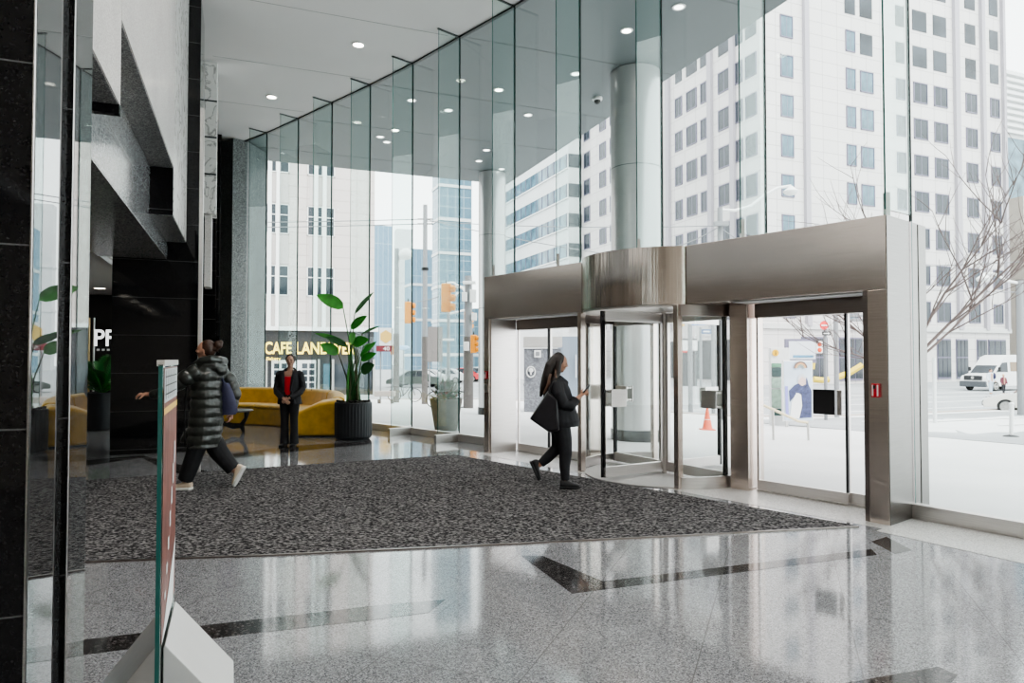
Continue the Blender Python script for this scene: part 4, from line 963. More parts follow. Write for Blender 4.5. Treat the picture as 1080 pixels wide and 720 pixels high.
def phoner():
    Y=8.2
    def P(x,y,dy=0):
        q=at(x,y,Y); return V(q.x,Y+dy,q.z)
    t=thing('person','person with long dark hair walking right in black clothes, looking at a phone','person',(P(590,514).x,Y,0))
    hc=P(590.5,382.5); f=V(1,.05,-.28); up=V(.25,0,1)
    m=MB(); head(m,hc,f,up,k=.90)
    m.tube([P(585,400),P(586.5,393),P(588,388)],[.06,.05,.048],12)
    m.tube([P(591,455),P(589,435),P(587,418),P(585,404),P(585,399)],[(.14,.10),(.12,.09),(.14,.10),(.16,.09),(.10,.06)],16)
    m.tube([P(586,406,-.17),P(590,420,-.2),P(598,427,-.18),P(607,420,-.12),P(613,416,-.08)],[.045,.04,.035,.028,.022],10)
    hand(m,P(612,416.5,-.08),V(.85,.25,.35),V(-.2,1,.2),.95,1.0,side=-1)
    m.tube([P(587,406,.15),P(592,420,.16),P(600,426,.12),P(609,420,.02),P(613,417,.0)],[.045,.04,.035,.028,.022],10)
    hand(m,P(612,417,.0),V(.85,-.2,.4),V(.0,-1,.2),.95,1.0,side=1)
    m.tube([P(591,455,-.07),P(595,473,-.08),P(594.5,495,-.08),P(595,507,-.08)],[.085,.058,.042,.032],10)
    m.tube([P(590,455,.07),P(588,473,.08),P(577,485,.08),P(568,492,.08)],[.085,.058,.04,.032],10)
    m.build('body',SKIN,t,remesh=.007,sm=2)
    face(t,hc,f,HAIRB,up,k=.90)
    m=MB(); fn=f.normalized(); 
    m.ell(hc-fn*.02+V(0,0,.02),(.088,.082,.105))
    m.tube([P(587,377),P(581,386),P(577,397),P(573,408),P(570,418)],[(.06,.075),(.075,.10),(.065,.12),(.045,.10),(.015,.05)],14)
    m.tube([P(589,380,-.06),P(588,392,-.09),P(583,404,-.12),P(576,414,-.12)],[.035,.035,.035,.015],10)
    m.tube([P(589,380,.06),P(588,392,.09),P(583,404,.12)],[.035,.035,.015],10)
    for i,p in enumerate(m.v):
        rel=p-hc; q=rel.dot(fn); lim=.035+.5*max(0,rel.z-.05)
        if q>lim and rel.z>-.14: m.v[i]=p-fn*(q-lim)
    m.build('hair',HAIRB,t,remesh=.006,sm=1)
    m=MB(); m.tube([P(580,394,-.10),P(578,404,-.135),P(573,414,-.12)],[.016,.02,.008],8); m.tube([P(585,389,-.1),P(586,398,-.13),P(583,408,-.15)],[.01,.014,.006],8); m.build('lighter_hair_strand',mat('light_brown_hair',(.16,.09,.06),.5,var=.4,scale=50),t,smooth=True)
    # jacket
    m=MB()
    m.tube([P(585,399),P(585.5,404),P(587,412),P(589,424),P(591,436),P(592,444),P(592,449)],[(.11,.07),(.185,.135),(.21,.165),(.21,.18),(.215,.20),(.22,.22),(.21,.21)],22)
    for dy,e in ((-.16,-.20),(.15,.17)):
        m.tube([P(586,404,dy),P(588,414,e*1.05),P(593,425,e*1.05),P(601,427,e*.9),P(607,421,e*.55)],[.075,.075,.07,.062,.048],14)
    m.tube([P(594,404,0),P(597,418,0),P(600,434,0),P(603,447,0)],[(.10,.05),(.15,.07),(.17,.07),(.18,.05)],14)
    m.tube([P(581,400,-.07),P(590,398,-.09),P(597,404,-.03),P(597,404,.04),P(588,399,.09),P(580,399,.04)],[.035]*6,10)
    m.build('jacket',BLK2,t,remesh=.009,sm=2)
    m=MB()
    m.tube([P(591,446,-.06),P(594,462,-.08),P(596,475,-.08),P(595,490,-.08),P(595.5,505,-.08)],[.115,.10,.078,.066,.050],14)
    m.tube([P(590,446,.06),P(590,462,.08),P(587.5,474,.08),P(577,484.5,.08),P(570.5,490,.08)],[.115,.095,.075,.062,.05],14)
    m.tube([P(591,440),P(591,455)],[(.15,.12),(.16,.12)],14)
    m.build('trousers',BLK2,t,remesh=.009,sm=2)
    shoe(t,V(P(590,514).x,Y-.08,.012),V(P(610.5,514).x,Y-.08,.012),M['black_plastic'],M['black_plastic'],.045,.10)
    shoe(t,P(558.5,488,.08),V(P(567.5,507.5).x,Y+.08,P(567.5,507.5).z),M['black_plastic'],M['black_plastic'],.045,.09,up=V(.9,0,.4))
    # shoulder bag at the back
    b=P(573,440); g=thing('tote_bag','soft black tote bag slung behind the walking phone user','bag',(b.x,Y-.2,b.z-.15))
    m=MB(); A_=P(577,412,-.2);B_=P(587,420,-.22);C_=P(588,451,-.24);D_=P(578,453,-.22);E2=P(559,440,-.18)
    poly=[A_,B_,C_,D_,E2]; cen=sum(poly,V(0,0,0))/5
    fr_=[cen+(p-cen)*.98+V(0,-.04,0) for p in poly]; mid=[cen+(p-cen)*1.06+V(0,.02,0) for p in poly]; bk=[cen+(p-cen)*.98+V(0,.09,0) for p in poly]
    m.rings([fr_,mid,bk]); m.build('bag_body',mat('black_nylon',(.014,.012,.016),.35,var=.4,scale=10),g,smooth=True,bevel=.02)
    m=MB(); m.tube([P(578,413,-.24),P(581,402,-.24),P(586,399,-.14)],[.012]*3,6); m.build('strap',BLK,g,smooth=True)
    # phone
    p=P(617.5,410,-.05); d=(P(621.5,405)-P(613.5,414.5)).normalized(); n=V(0,1,0).cross(d); R=Matrix((d,V(0,1,0),n)).transposed()
    g=thing('mobile_phone','dark mobile phone held in both hands by the walking person','phone',tuple(p))
    m=MB(); m.box(p,(.15,.072,.009),M_=R); m.build('case',M['black_plastic'],g,bevel=.004)
    m=MB(); m.box(p+n*.0055,(.138,.064,.002),M_=R); m.build('screen',M['black_metal'],g)
phoner()

# ---------------------------------------------------------------- outside: buildings
GZ=-.86
def facepart(mb,o,d,n,x0,x1,z0,z1,th):   # slab on a face: origin o, along d, outward n
    p=[o+d*x0,o+d*x1,o+d*x1+n*th,o+d*x0+n*th]; mb.prism([(q.x,q.y) for q in p],z0,z1); return mb
def winproto(name,w,h,frame,glass,parent,bars=1,depth=.12):
    """one framed window in local axes: x along the face, -y outward"""
    m=MB(); t=.09
    m.mi=0
    for b in ((-w/2,-w/2+t,0,h),(w/2-t,w/2,0,h),(-w/2,w/2,0,t),(-w/2,w/2,h-t,h)): m.box(((b[0]+b[1])/2,-.03,(b[2]+b[3])/2),(b[1]-b[0],.14,b[3]-b[2]))
    for k in range(bars): m.box((-w/2+w*(k+1)/(bars+1),-.02,h/2),(.06,.08,h))
    m.mi=1; m.box((0,-.03,h/2),(w-t,.05,h-t))
    o=m.build(name,[frame,glass],None,origin=(0,0,0)); return o
def place(proto,parent,pos,rz,first):
    c=proto if first else proto.copy()
    if not first: COL.objects.link(c)
    c.parent=parent; c.location=Vector(pos)-WL[parent]; c.rotation_euler=(0,0,rz); return c
# --- the pale precast office tower on the right
BC=Vector((22.7,62,0)); 
t5=thing('office_building','pale precast office tower with punched windows filling the upper right','building',(BC.x,BC.y,GZ))
def tr(px): r=(px-540)/720; return (62*r-22.7)/(1-.396*r)/ (1/math.sqrt(1+.396**2))
def tl(px): r=(px-540)/720; return (22.7-62*r)/(r+.396)*math.sqrt(1+.396**2)
def blockbox(o,LX,LY,z0,z1,mt,parent,name='wall'):
    """block with front-left corner at o; object rotated with the grid so joints follow the faces"""
    m=MB(); m.prism([(0,0),(LX,0),(LX,LY),(0,LY)],z0,z1); ob=m.build(name,mt,None,origin=(0,0,0))
    ob.parent=parent; ob.location=Vector((o.x,o.y,0))-WL[parent]; ob.rotation_euler=(0,0,GR); WL[ob]=Vector((o.x,o.y,0)); return ob
LX=tr(1065); blockbox(BC,LX,15.4,GZ,48,M['precast'],t5)
cols=[(826,839),(895,906),(911,924),(949,958),(967,982),(989,1003),(1023,1034),(1049,1058)]
protos={}; 
def rowz(k): return 5.3+3.75*k
def tower_windows():
    cnt=0; stuff=MB()
    L_=[]
    for k in range(10):
        for a,b in cols: L_.append(('R',(tr(a)+tr(b))/2,tr(b)-tr(a),k))
        for a,b in [(714,721),(725.6,737),(741,747.5),(760,772),(778,785.6),(789,800.6)]: L_.append(('L',(tl(a)+tl(b))/2,tl(a)-tl(b),k))
    for side,tt,w,k in sorted(L_,key=lambda q:(q[3])):
        w=max(1.1,min(2.6,w)); wr=round(w*4)/4; blue=(side=='R' and (tt<15)) 
        pos=(BC+D1*tt if side=='R' else BC+D2*tt)+Vector((0,0,rowz(k))); rz=GR if side=='R' else GR-PI/2
        key=(wr,blue)
        cnt+=1
        if cnt<=100:
            first=key not in protos
            if first: protos[key]=winproto('window',wr,2.1,M['win_frame'],M['win_blue'] if blue else M['win_dark'],t5)
            place(protos[key],t5,pos-(D2 if side=='R' else D1)*.0,rz,first)
        else:
            n=(-D2 if side=='R' else -D1); d=(D1 if side=='R' else D2)
            facepart(stuff,pos,d,n,-w/2,w/2,pos.z,pos.z+2.1,.05)
    if stuff.v: stuff.build('window',M['win_dark'],t5,kind='stuff')
tower_windows()
for px,w,mt in ((852,.55,'win_frame'),(1012,.7,'soffit'),(1040,.5,'win_frame'),(1062,.4,'white_band')):
    m=MB(); facepart(m,BC,D1,-D2,tr(px)-w/2,tr(px)+w/2,4.6,48,.35); m.build('pilaster',mat('mauve_pilaster',(.36,.34,.37),.7),t5)
for px in (776,752,707): 
    m=MB(); facepart(m,BC,D2,-D1,tl(px)-.3,tl(px)+.3,4.6,48,.35); m.build('pilaster',mat('mauve_pilaster',(.36,.34,.37),.7),t5)
m=MB(); facepart(m,BC,D1,-D2,0,LX,4.3,4.75,.25); m.build('cornice',M['concrete'],t5)
# shopfronts at street level
for a,b in ((845,872),(884,909),(916,950),(988,1002),(1008,1020),(1030,1040),(1042,1060)):
    m=MB(); m.mi=0; facepart(m,BC,D1,-D2,tr(a),tr(b),GZ+.3,3.6,.12); m.mi=1
    n=3
    for k in range(n):
        x0=tr(a)+(tr(b)-tr(a))*(k+.06)/n; x1=tr(a)+(tr(b)-tr(a))*(k+.94)/n; facepart(m,BC,D1,-D2,x0,x1,GZ+.5,1.6,.16); facepart(m,BC,D1,-D2,x0,x1,1.75,3.45,.16)
    m.build('shopfront',[M['win_frame'],M['win_dark']],t5)
m=MB(); facepart(m,BC,D2,-D1,1,15,GZ+.3,3.4,.1); m.build('shopfront',M['shop_dark'],t5)
# dark recess strip and far wing
t6=thing('office_wing','slim pale office wing seen between the two white buildings, beside the large column','building',(BC+D2*15.5).to_tuple()); 
o6=BC+D2*15.6; blockbox(o6+D1*.01,14,22,GZ,48,M['precast'],t6)
m=MB(); facepart(m,o6,D2,-D1,.0,1.6,GZ,48,.2); m.build('dark_glass_strip',M['win_frame'],t6)
pw=winproto('window',1.7,2.1,M['win_frame'],M['win_dark'],t6)
fst=True
for k in range(8):
    for tt in (3.6,7.2,10.8,13.6,18,20.5): place(pw,t6,o6+D2*tt+Vector((0,0,rowz(k))),GR-PI/2,fst); fst=False
# --- white building with blue ribbon windows
B4=Vector((7.8,94,0)); t4=thing('banded_office_building','white office building with long blue ribbon windows, left of the large column','building',(B4.x,B4.y,GZ))
blockbox(B4,2.1,26,GZ,46,M['white_band'],t4)
for k in range(9):
    z=3.2+4.15*k
    m=MB(); m.mi=0; facepart(m,B4,D2,-D1,.4,25.6,z,z+1.9,.05); m.mi=1
    for j in range(13): facepart(m,B4,D2,-D1,.4+j*2.08,.5+j*2.08,z,z+1.9,.12)
    m.build('ribbon_window',[M['win_blue'],M['win_frame']],t4)
    m=MB(); facepart(m,B4,D1,-D2,.0,2.05,z,z+1.9,.05); m.build('end_window',M['win_dark'],t4)
    m=MB(); facepart(m,B4,D2,-D1,0,26,z-.25,z-.1,.25); m.build('sill_band',M['white_paint'],t4)
# --- cafe building on the left
BA=Vector((-9.3,46,0)); t1=thing('cafe_building','beige stone building across the street with a dark cafe shopfront and lit yellow sign','building',(BA.x,BA.y,GZ))
blockbox(BA-D1*22,22,18,3.55,27,M['limestone'],t1)
def tc(px): r=(px-540)/720; return (-9.3-46*r)/(1-.396*r)*math.sqrt(1+.396**2)   # distance left of the corner
pw=None
for k in range(6):
    z=5.6+3.97*k
    for a,b in ((325,350),(274,303),(226,252)):
        cx=(tc(a)+tc(b))/2; w=tc(a)-tc(b); pos=BA-D1*cx+Vector((0,0,z))
        if pw is None:
            m=MB(); w=1.75; h=1.95; m.mi=0
            for b_ in ((-w/2,-w/2+.06,0,h),(w/2-.06,w/2,0,h),(-w/2,w/2,0,.06),(-w/2,w/2,h-.06,h),(-w/2,w/2,h*.62,h*.65)): m.box(((b_[0]+b_[1])/2,-.03,(b_[2]+b_[3])/2),(b_[1]-b_[0],.1,b_[3]-b_[2]))
            m.box((.12,-.05,h/2),(.16,.2,h)); m.mi=1; m.box((0,-.03,h/2),(w-.06,.05,h-.06)); pw=m.build('window',[M['white_paint'],M['win_dark']],None,origin=(0,0,0)); place(pw,t1,pos,GR,True)
        else: place(pw,t1,pos,GR,False)
for a in (332,341,283,292,234):
    m=MB(); facepart(m,BA,-D1,-D2,tc(a)-.12,tc(a)+.12,3.6,27,.22); m.build('mullion',M['white_paint'],t1)
for a,b in ((325,350),(274,303)):
    m=MB()
    for k in range(6): facepart(m,BA,-D1,-D2,tc(b),tc(a),3.65+3.97*k,5.55+3.97*k,.06)
    m.build('spandrel_panel',mat('mauve_spandrel',(.50,.455,.44),.7),t1)
m=MB(); facepart(m,BA,-D1,-D2,-.2,22,3.35,3.6,.5); m.build('ledge',M['white_paint'],t1)
m=MB(); m.prism([tuple((BA-D1*22)[:2]),tuple((BA+D1*0)[:2]),tuple((BA+D2*17)[:2]),tuple((BA+D2*17-D1*22)[:2])],GZ,3.5); m.build('shop_wall',M['shop_dark'],t1)
# storefront panes, white double door with small panes
for a,b,mt in ((341,349,'win_blue'),(352,372,'win_dark'),(375,392,'win_dark'),(262,280,'win_blue')):
    m=MB(); facepart(m,BA,-D1,-D2,tc(b),tc(a),GZ+.3,1.2,.08); m.build('shop_window',M[mt],t1)
m=MB(); facepart(m,BA,-D1,-D2,tc(333),tc(286.5),GZ,1.45,.14); dr_=m.build('shop_door',M['white_band'],t1)
m=MB()
for c0 in (289.0,297,318.5,326):
    for r_ in range(4):
        facepart(m,BA,-D1,-D2,tc(c0+4.0+1.6),tc(c0),-.35+.42*r_,-.02+.42*r_,.17)
m.build('door_pane',M['win_dark'],dr_)
m=MB()
for a in (281,351,373,394,336): facepart(m,BA,-D1,-D2,tc(a)-.07,tc(a)+.07,GZ,1.5,.2)
m.build('shop_frame',M['alu'],t1)
c=BA-D1*((tc(279)+tc(307))/2)-D2*.35; text('sign_letters','CAFE',tc(279)-tc(307),.78,M['sign_yellow'],t1,(c.x,c.y,2.22),D1,.06,.02)
c=BA-D1*((tc(312)+tc(374))/2)-D2*.35; text('sign_letters','LANDWER',tc(312)-tc(374),.78,M['sign_yellow'],t1,(c.x,c.y,2.22),D1,.06,.02)
c=BA-D1*((tc(281)+tc(296))/2)-D2*.35; text('small_sign_letters','Bakery',tc(281)-tc(296),.26,M['sign_yellow'],t1,(c.x,c.y,1.52),D1,.03,.01)
for px,py in ((276,373),(345,371)):
    c=BA-D1*tc(px)-D2*.3; z=at(px,py,c.y).z; m=MB(); m.box((c.x,c.y,z),(.35,.06,.14),GR); m.build('small_lit_sign',M['sign_yellow'] if px<300 else mat('lit_red',(.9,.05,.05),.4,emit=1.5),t1)
# --- distant towers
def tower(px0,px1,ptop,Y,mt,label,name='glass_tower',fl_=4,dark=M['win_blue'],z0=GZ,band=True):
    a=at(px0,378,Y); b=at(px1,378,Y); zt=at(px0,ptop,Y).z; w=b.x-a.x
    t=thing(name,label,'building',(a.x,Y,GZ))
    o=Vector((a.x,Y,0)); blockbox(o,w*1.0/1.0,w*.8,GZ,zt,mt,t)
    if band:
        n=int((zt-2)/fl_)
        for k in range(n):
            m=MB(); facepart(m,o,D1,-D2,0,w,2+fl_*k,2+fl_*k+.5,.15); facepart(m,o+D2*w*.8,-D2,-D1,0,w*.8,2+fl_*k,2+fl_*k+.5,.15); m.build('floor_band',M['white_band'],t)
    return t
tower(463,499,118,120,M['curtain'],'blue glass tower with white floor bands right behind the yellow traffic signals',fl_=6)
tower(393,413,237,150,M['curtain2'],'slim pale blue striped tower beyond the hexagonal sign',band=False)
tower(418,434,241,165,M['white_band'],'small distant pale block between the two left poles','distant_building',fl_=9)
tower(433,470,262,135,M['curtain2'],'low pale glass block behind the tall street pole',name='glass_building',fl_=7)
tower(500,534,325,130,M['curtain'],'low glass building behind the far round column','glass_building',fl_=7)
tower(548,640,350,80,M['white_band'],'low white building seen through the left doors above the grey kiosk','low_building',fl_=8,band=False)
tower(655,790,300,125,M['precast'],'low pale street building seen through the revolving door','low_building',fl_=7)
# right end: beige block and blue building past the tower
a=Vector((58,77,0)); tt_=thing('beige_building','beige block at the far right edge beyond the office tower','building',a); blockbox(a,25,10,GZ,20,mat('beige_brick',(.42,.38,.34),.8,var=.1,scale=.5),tt_)
m=MB(); facepart(m,a,D1,-D2,0,25,12,12.4,.2); m.build('ledge',M['white_band'],tt_)
a=Vector((60,90,0)); tt_=thing('blue_building','pale blue building with roof louvres at the far right edge','building',a); blockbox(a,25,10,GZ,32,M['win_blue'],tt_)
m=MB()
for k in range(10): facepart(m,a,D1,-D2,0,24,32.5+k*.9,32.9+k*.9,.5)
m.build('roof_louvre',M['white_band'],tt_)
m=MB(); m.prism(gpoly((a.x,a.y),0,24,.1,8),32,41.5); m.build('plant_room',M['white_band'],tt_)

# ---------------------------------------------------------------- street furniture
def on(px,Y): 
    x=at(px,378,Y).x; return Vector((x,Y,gz(x,Y)))
def pole(name,label,px,Y,ptop,r,mt,darkto=None,cat='pole'):
    b=on(px,Y); zt=at(px,ptop,Y).z; t=thing(name,label,cat,b)
    m=MB(); m.tube([b-V(0,0,.03),V(b.x,b.y,zt)],[r,r*.75],14); m.build('shaft',mt,t,smooth=True)
    if darkto: z=at(px,darkto,Y).z; m=MB(); m.tube([b-V(0,0,.02),V(b.x,b.y,z)],[r*1.06,r*1.0],14); m.build('lower_sleeve',M['pole_wood'],t,smooth=True)
    return t,b,zt
t,b,zt=pole('utility_pole','tall pale utility pole with a dark lower half, right of the left traffic signal',448,31,216,.13,M['pole_grey'],355)
for py in (231,236):
    z=at(448,py,31).z; m=MB(); m.bar(V(b.x-.35,31,z),V(b.x+.35,31,z),.05,.05); m.build('crossarm',M['pole_wood'],t)
z=at(448,285,31).z; m=MB(); m.lathe(V(b.x,31,z),[(.16,0),(.16,.12)],12); m.build('clamp',M['black_metal'],t)
t,b,zt=pole('street_pole','grey street pole with a lamp fixture left of the tall utility pole',418,33,262,.14,M['pole_grey'],352)
z=at(426,270,33).z; m=MB(); m.ell(at(428,268,32.8),(.35,.25,.28)); m.build('lamp_head',M['white_paint'],t,smooth=True)
m=MB(); m.tube([at(418,290,33),at(424,262,33),at(431,262,33)],.05,8); m.build('lamp_arm',M['white_paint'],t,smooth=True)
t,b,zt=pole('signal_pole','grey signal pole carrying bracket arms behind the second yellow traffic signal',473,29,300,.08,M['pole_grey'])
for pts in (((469,299),(478,298),(488,304),(492,310)),((473,331),(490,327)),((473,322),(483,308))):
    m=MB(); m.tube([at(x,y,29) for x,y in pts],.045,8); m.build('bracket_arm',M['white_paint'],t,smooth=True)
m=MB(); m.box(at(473,358,28.9),(.5,.05,.1)); m.build('small_sign',M['white_paint'],t)
t,b,zt=pole('equipment_pole','thick pole crowded with white boxes beside the far round column',494,27,291,.19,M['pole_grey'],355)
for px,py,w,h in ((490,313,.2,.35),(499,312,.25,.5),(495,298,.5,.12),(492,365,.2,.35),(500,334,.2,.3)):
    m=MB(); m.box(at(px,py,26.8),(w,.2,h)); m.build('equipment_box',M['white_paint'],t,bevel=.02)
def signal(label,px,Y,y0,y1,hk=1):
    c=at(px,(y0+y1)/2,Y); h=at(px,y0,Y).z-at(px,y1,Y).z; t=thing('traffic_signal',label,'traffic light',(c.x,c.y,c.z-h/2),'yellow traffic signals')
    w=h*.33; m=MB(); m.box(c,(w,w*.6,h),.25); m.build('housing',M['yellow'],t,bevel=.03)
    for k in range(3):
        q=c+V(w*.5,-.02,(1-k)*h/3.1); m=MB(); m.tube([q,q+V(w*.45,-.03,-.01)],[w*.4,w*.36],10); m.build('visor',M['yellow'],t,smooth=True)
    m=MB(); m.tube([c+V(0,0,h/2),c+V(0,0,h/2+.12)],.03,6); m.build('hanger',M['black_metal'],t)
signal('yellow traffic signal left of the tall utility pole',430.5,30,318,341); signal('higher yellow traffic signal right of the tall utility pole',470.5,27,299,329)
signal('yellow traffic signal partly hidden behind the equipment pole, upper one',493,30,328,347); signal('small yellow traffic signal low beside the far round column',499.5,26,353,372)
signal('small yellow traffic signal below the hexagonal sign',414,34,362,374)
# grey board behind the tall pole
b=on(459,36); t=thing('billboard_back','plain grey rectangular board on posts right of the utility pole','board',b)
m=MB(); m.box(at(459,363,36),(.78,.1,1.85)); m.build('board',mat('warm_grey_board',(.17,.15,.145),.8),t)
m=MB(); 
for dx in(-.3,.3): m.bar(V(b.x+dx,36.06,b.z),V(b.x+dx,36.06,1.4),.06,.06)
m.build('post',M['pole_grey'],t)
# hexagon sign
b=on(407,32); t=thing('hexagon_sign','white square street sign with a yellow hexagon above a dark red panel','sign',b); cc=at(407.5,355,32)
m=MB(); m.box(cc,(.62,.25,.82)); m.build('sign_box',M['white_band'],t)
m=MB(); m.rings([[cc+V(.29*math.sin(k*PI/3),-.13,.31*math.cos(k*PI/3)) for k in range(6)],[cc+V(.29*math.sin(k*PI/3),-.15,.31*math.cos(k*PI/3)) for k in range(6)]]); m.build('hexagon',mat('pale_yellow_hexagon',(.62,.40,.12),.5),t)
c2=at(405,367.5,31.9); m=MB(); m.box(c2,(.72,.12,.28)); m.build('red_panel',mat('dark_red_panel',(.16,.02,.03),.5),t)
text('digits','40',.30,.17,M['white_paint'],t,(c2.x+.12,c2.y-.07,c2.z),V(1,0,0),.01)
m=MB()
for dx in (-.25,.28): m.bar(V(b.x+dx,32,b.z),V(b.x+dx,32,cc.z),.06,.06)
m.build('post',M['pole_grey'],t)
b=on(407,31.5); t=thing('concrete_barrier','low grey horizontal beam barrier below the hexagonal sign','barrier',b)
m=MB(); m.box(at(406,415,31.5),(.95,.3,.24)); m.build('beam',mat('taupe_concrete',(.36,.32,.30),.8),t,bevel=.03)
m=MB()
for dx in (-.3,.3): m.box((b.x+dx,31.5,b.z+.09),(.12,.2,.2))
m.build('foot',M['pole_wood'],t)
c=at(425.5,366.5,45); t=thing('blue_street_sign','pale blue oval street sign right of the hexagonal sign','sign',on(425.5,45)); m=MB(); m.ell(c,(.42,.04,.16)); m.build('plate',mat('pale_blue_sign',(.35,.50,.68),.5),t,smooth=True)
m=MB(); m.bar(V(c.x,45.05,on(425.5,45).z),V(c.x,45.05,c.z),.06,.06); m.build('post',M['pole_grey'],t)
# overhead wires
def wire(pts,Y,r=.018,label='thin overhead wire crossing the street'):
    P=[]
    for (a,ya),(b,yb) in zip(pts[:-1],pts[1:]):
        A1,B1=at(a,ya,Y[0]),at(b,yb,Y[1])
        for k in range(9):
            s=k/8; q=A1.lerp(B1,s); q.z-=.6*4*s*(1-s)*.25; P.append(q)
    m=MB(); m.tube(P,r,5); o=m.build('overhead_wire',M['pole_grey'],smooth=True); return props(o,label,'wire')
wire([((-60),232),(448,231)],(31,31),.022,'pair of parallel overhead wires left of the utility pole, upper one')
wire([((-60),238),(448,236)],(31,31),.022,'pair of parallel overhead wires left of the utility pole, lower one')
wire([(448,231),(700,276)],(31,26),.02,'overhead wire falling to the right from the top of the utility pole')
wire([(448,233),(760,238)],(31,24),.018,'overhead wire running from the utility pole to the lamp pole')
wire([(700,262),(760,238)],(30,24),.02,'thick cable rising to the lamp pole above the bowed header')
wire([(440,318),(486,300)],(29,29),.02,'dark sagging cable between the two yellow traffic signals')
wire([(760,240),(900,330)],(24,30),.018,'slanting guy wire right of the lamp pole')
wire([(900,282),(1250,262)],(26,26),.02,'overhead wire passing in front of the office tower at the right, upper')
wire([(900,302),(1250,306)],(26,26),.02,'overhead wire passing in front of the office tower at the right, lower')
def lamp(label,pxp,Y,ytop,arm,hd,r=.10):
    b=on(pxp,Y); t=thing('street_lamp',label,'street lamp',b); zt=at(pxp,ytop,Y).z
    m=MB(); m.tube([b-V(0,0,.03),V(b.x,Y,zt)],[r,r*.8],12); m.build('pole',M['pole_grey'],t,smooth=True)
    m=MB(); m.tube([at(x,y,Y) for x,y in arm],.05,8); m.build('arm',M['white_paint'],t,smooth=True)
    h=at(*hd,Y); m=MB(); m.lathe(h,[(.06,.16),(.14,.08),(.26,-.02),(.22,-.10),(.10,-.16)],16); m.build('lamp_head',M['white_paint'],t,smooth=True)
    return t
t=lamp('white street lamp on a long curved arm above the entrance header',760.5,24,219,((760.5,221),(775,222),(792,217),(806,206),(820,198),(834,196)),(834,201),.12)
m=MB(); m.box(at(760.5,236,23.8),(.5,.2,.14)); m.build('insulator_bar',M['pole_grey'],t)
lamp('small globe street lamp in front of the office tower at the right',1077,26,296,((1077,299),(1062,296),(1050,289),(1042,288),(1037,289)),(1037.5,293),.14)
b=on(1075,26); 
t=thing('utility_pole','dark utility pole with boxes at the right edge beside the van','pole',b+V(.3,.3,0))
m=MB(); m.tube([b+V(.3,.3,-.03),b+V(.3,.3,5.2)],[.16,.14],12); m.build('shaft',M['pole_wood'],t,smooth=True)
m=MB(); m.box(b+V(.3,.05,3.9),(.3,.2,.4)); m.build('equipment_box',M['alu'],t,bevel=.02)
# signs seen through the right doors
b=on(870.5,24); t=thing('road_sign_pole','grey pole with a red no entry disc and a one way plate','sign',b)
m=MB(); m.tube([b-V(0,0,.03),V(b.x,24,at(870,338,24).z)],.06,10); m.build('pole',M['pole_grey'],t,smooth=True)
c=at(869,343,23.9); m=MB(); m.tube([c,c+V(0,-.02,0)],.15,24); m.build('no_entry_disc',mat('traffic_red',(.75,.05,.05),.5),t); m=MB(); m.box(c+V(0,-.03,0),(.20,.01,.045)); m.build('white_bar',M['white_paint'],t)
c=at(871.5,351.5,23.9); m=MB(); m.box(c,(.30,.02,.13)); q=m.build('one_way_plate',M['black_plastic'],t); m=MB(); m.box(c+V(-.02,-.015,0),(.17,.01,.035)); m.add([c+V(.06,-.02,.045),c+V(.12,-.02,0),c+V(.06,-.02,-.045)],[(0,2,1)]); m.open=True; m.build('arrow',M['white_paint'],q)
c=at(863.5,366,23.9); t=thing('crossing_signal','small orange pedestrian signal beside the no entry pole','traffic light',c-V(0,0,.2)); m=MB(); m.box(c,(.22,.15,.42)); m.build('housing',M['white_paint'],t,bevel=.02)
for dz in(-.1,.1): m=MB(); m.ell(c+V(0,-.08,dz),(.08,.03,.08)); m.build('lens',M['orange'],t,smooth=True)
b=on(882,26); m=MB(); m.tube([b-V(0,0,.03),b+V(0,0,4.2)],.09,10); o=m.build('street_post',M['pole_grey'],smooth=True); props(o,'plain grey post right of the no entry sign','pole')
c=at(903,333,27); t=thing('hanging_signal_box','pale signal box cluster seen at the top of the right door glass','traffic light',c-V(0,0,.3)); 
for k in range(3): m=MB(); m.box(c+V(0,0,.16*(k-1)),(.42,.3,.11)); m.build('louvre',M['pole_grey'],t,bevel=.02)
m=MB(); m.bar(c+V(.3,0,-.3),c+V(.3,0,.5),.05,.05); m.build('bracket',M['pole_grey'],t)
# wayfinding kiosk and poster
b=on(822,21); t=thing('information_kiosk','pale street information totem with green map panels and a yellow information circle','sign',b)
p0=at(813,378,21).x; p1=at(833,378,21).x; zt=at(822,366,21).z
m=MB(); m.box(((p0+p1)/2,21.1,(b.z+zt)/2-.02),(p1-p0,.18,zt-b.z)); m.build('cabinet',M['white_band'],t,bevel=.01)
for y0,y1,mt in ((383,387,(.20,.45,.30)),(387.5,397,(.08,.13,.13)),(398,409,(.45,.62,.52)),(410.5,430,(.42,.60,.48)),(431,438,(.05,.11,.10))):
    a=at(814,y0,20.99); c=at(824,y1,20.99); m=MB(); m.box(((a.x+c.x)/2,20.99,(a.z+c.z)/2),(c.x-a.x,.02,a.z-c.z)); m.build('map_panel',mat('map_green',tuple(q*.6 for q in mt),.4,var=.3,scale=8),t)
c=at(817.8,372,20.98); m=MB(); m.tube([c,c+V(0,-.02,0)],.10,20); m.build('information_disc',mat('info_yellow',(.75,.42,.0),.5),t); text('letter','i',.025,.11,M['black_plastic'],t,c+V(0,-.03,0),V(1,0,0),.004,.006)
b=on(842,20.2); t=thing('poster_frame','large pale poster of a seated person in dark blue clothes in an outdoor frame','poster',b)
a=at(827,381,20.2); c=at(857,443,20.2)
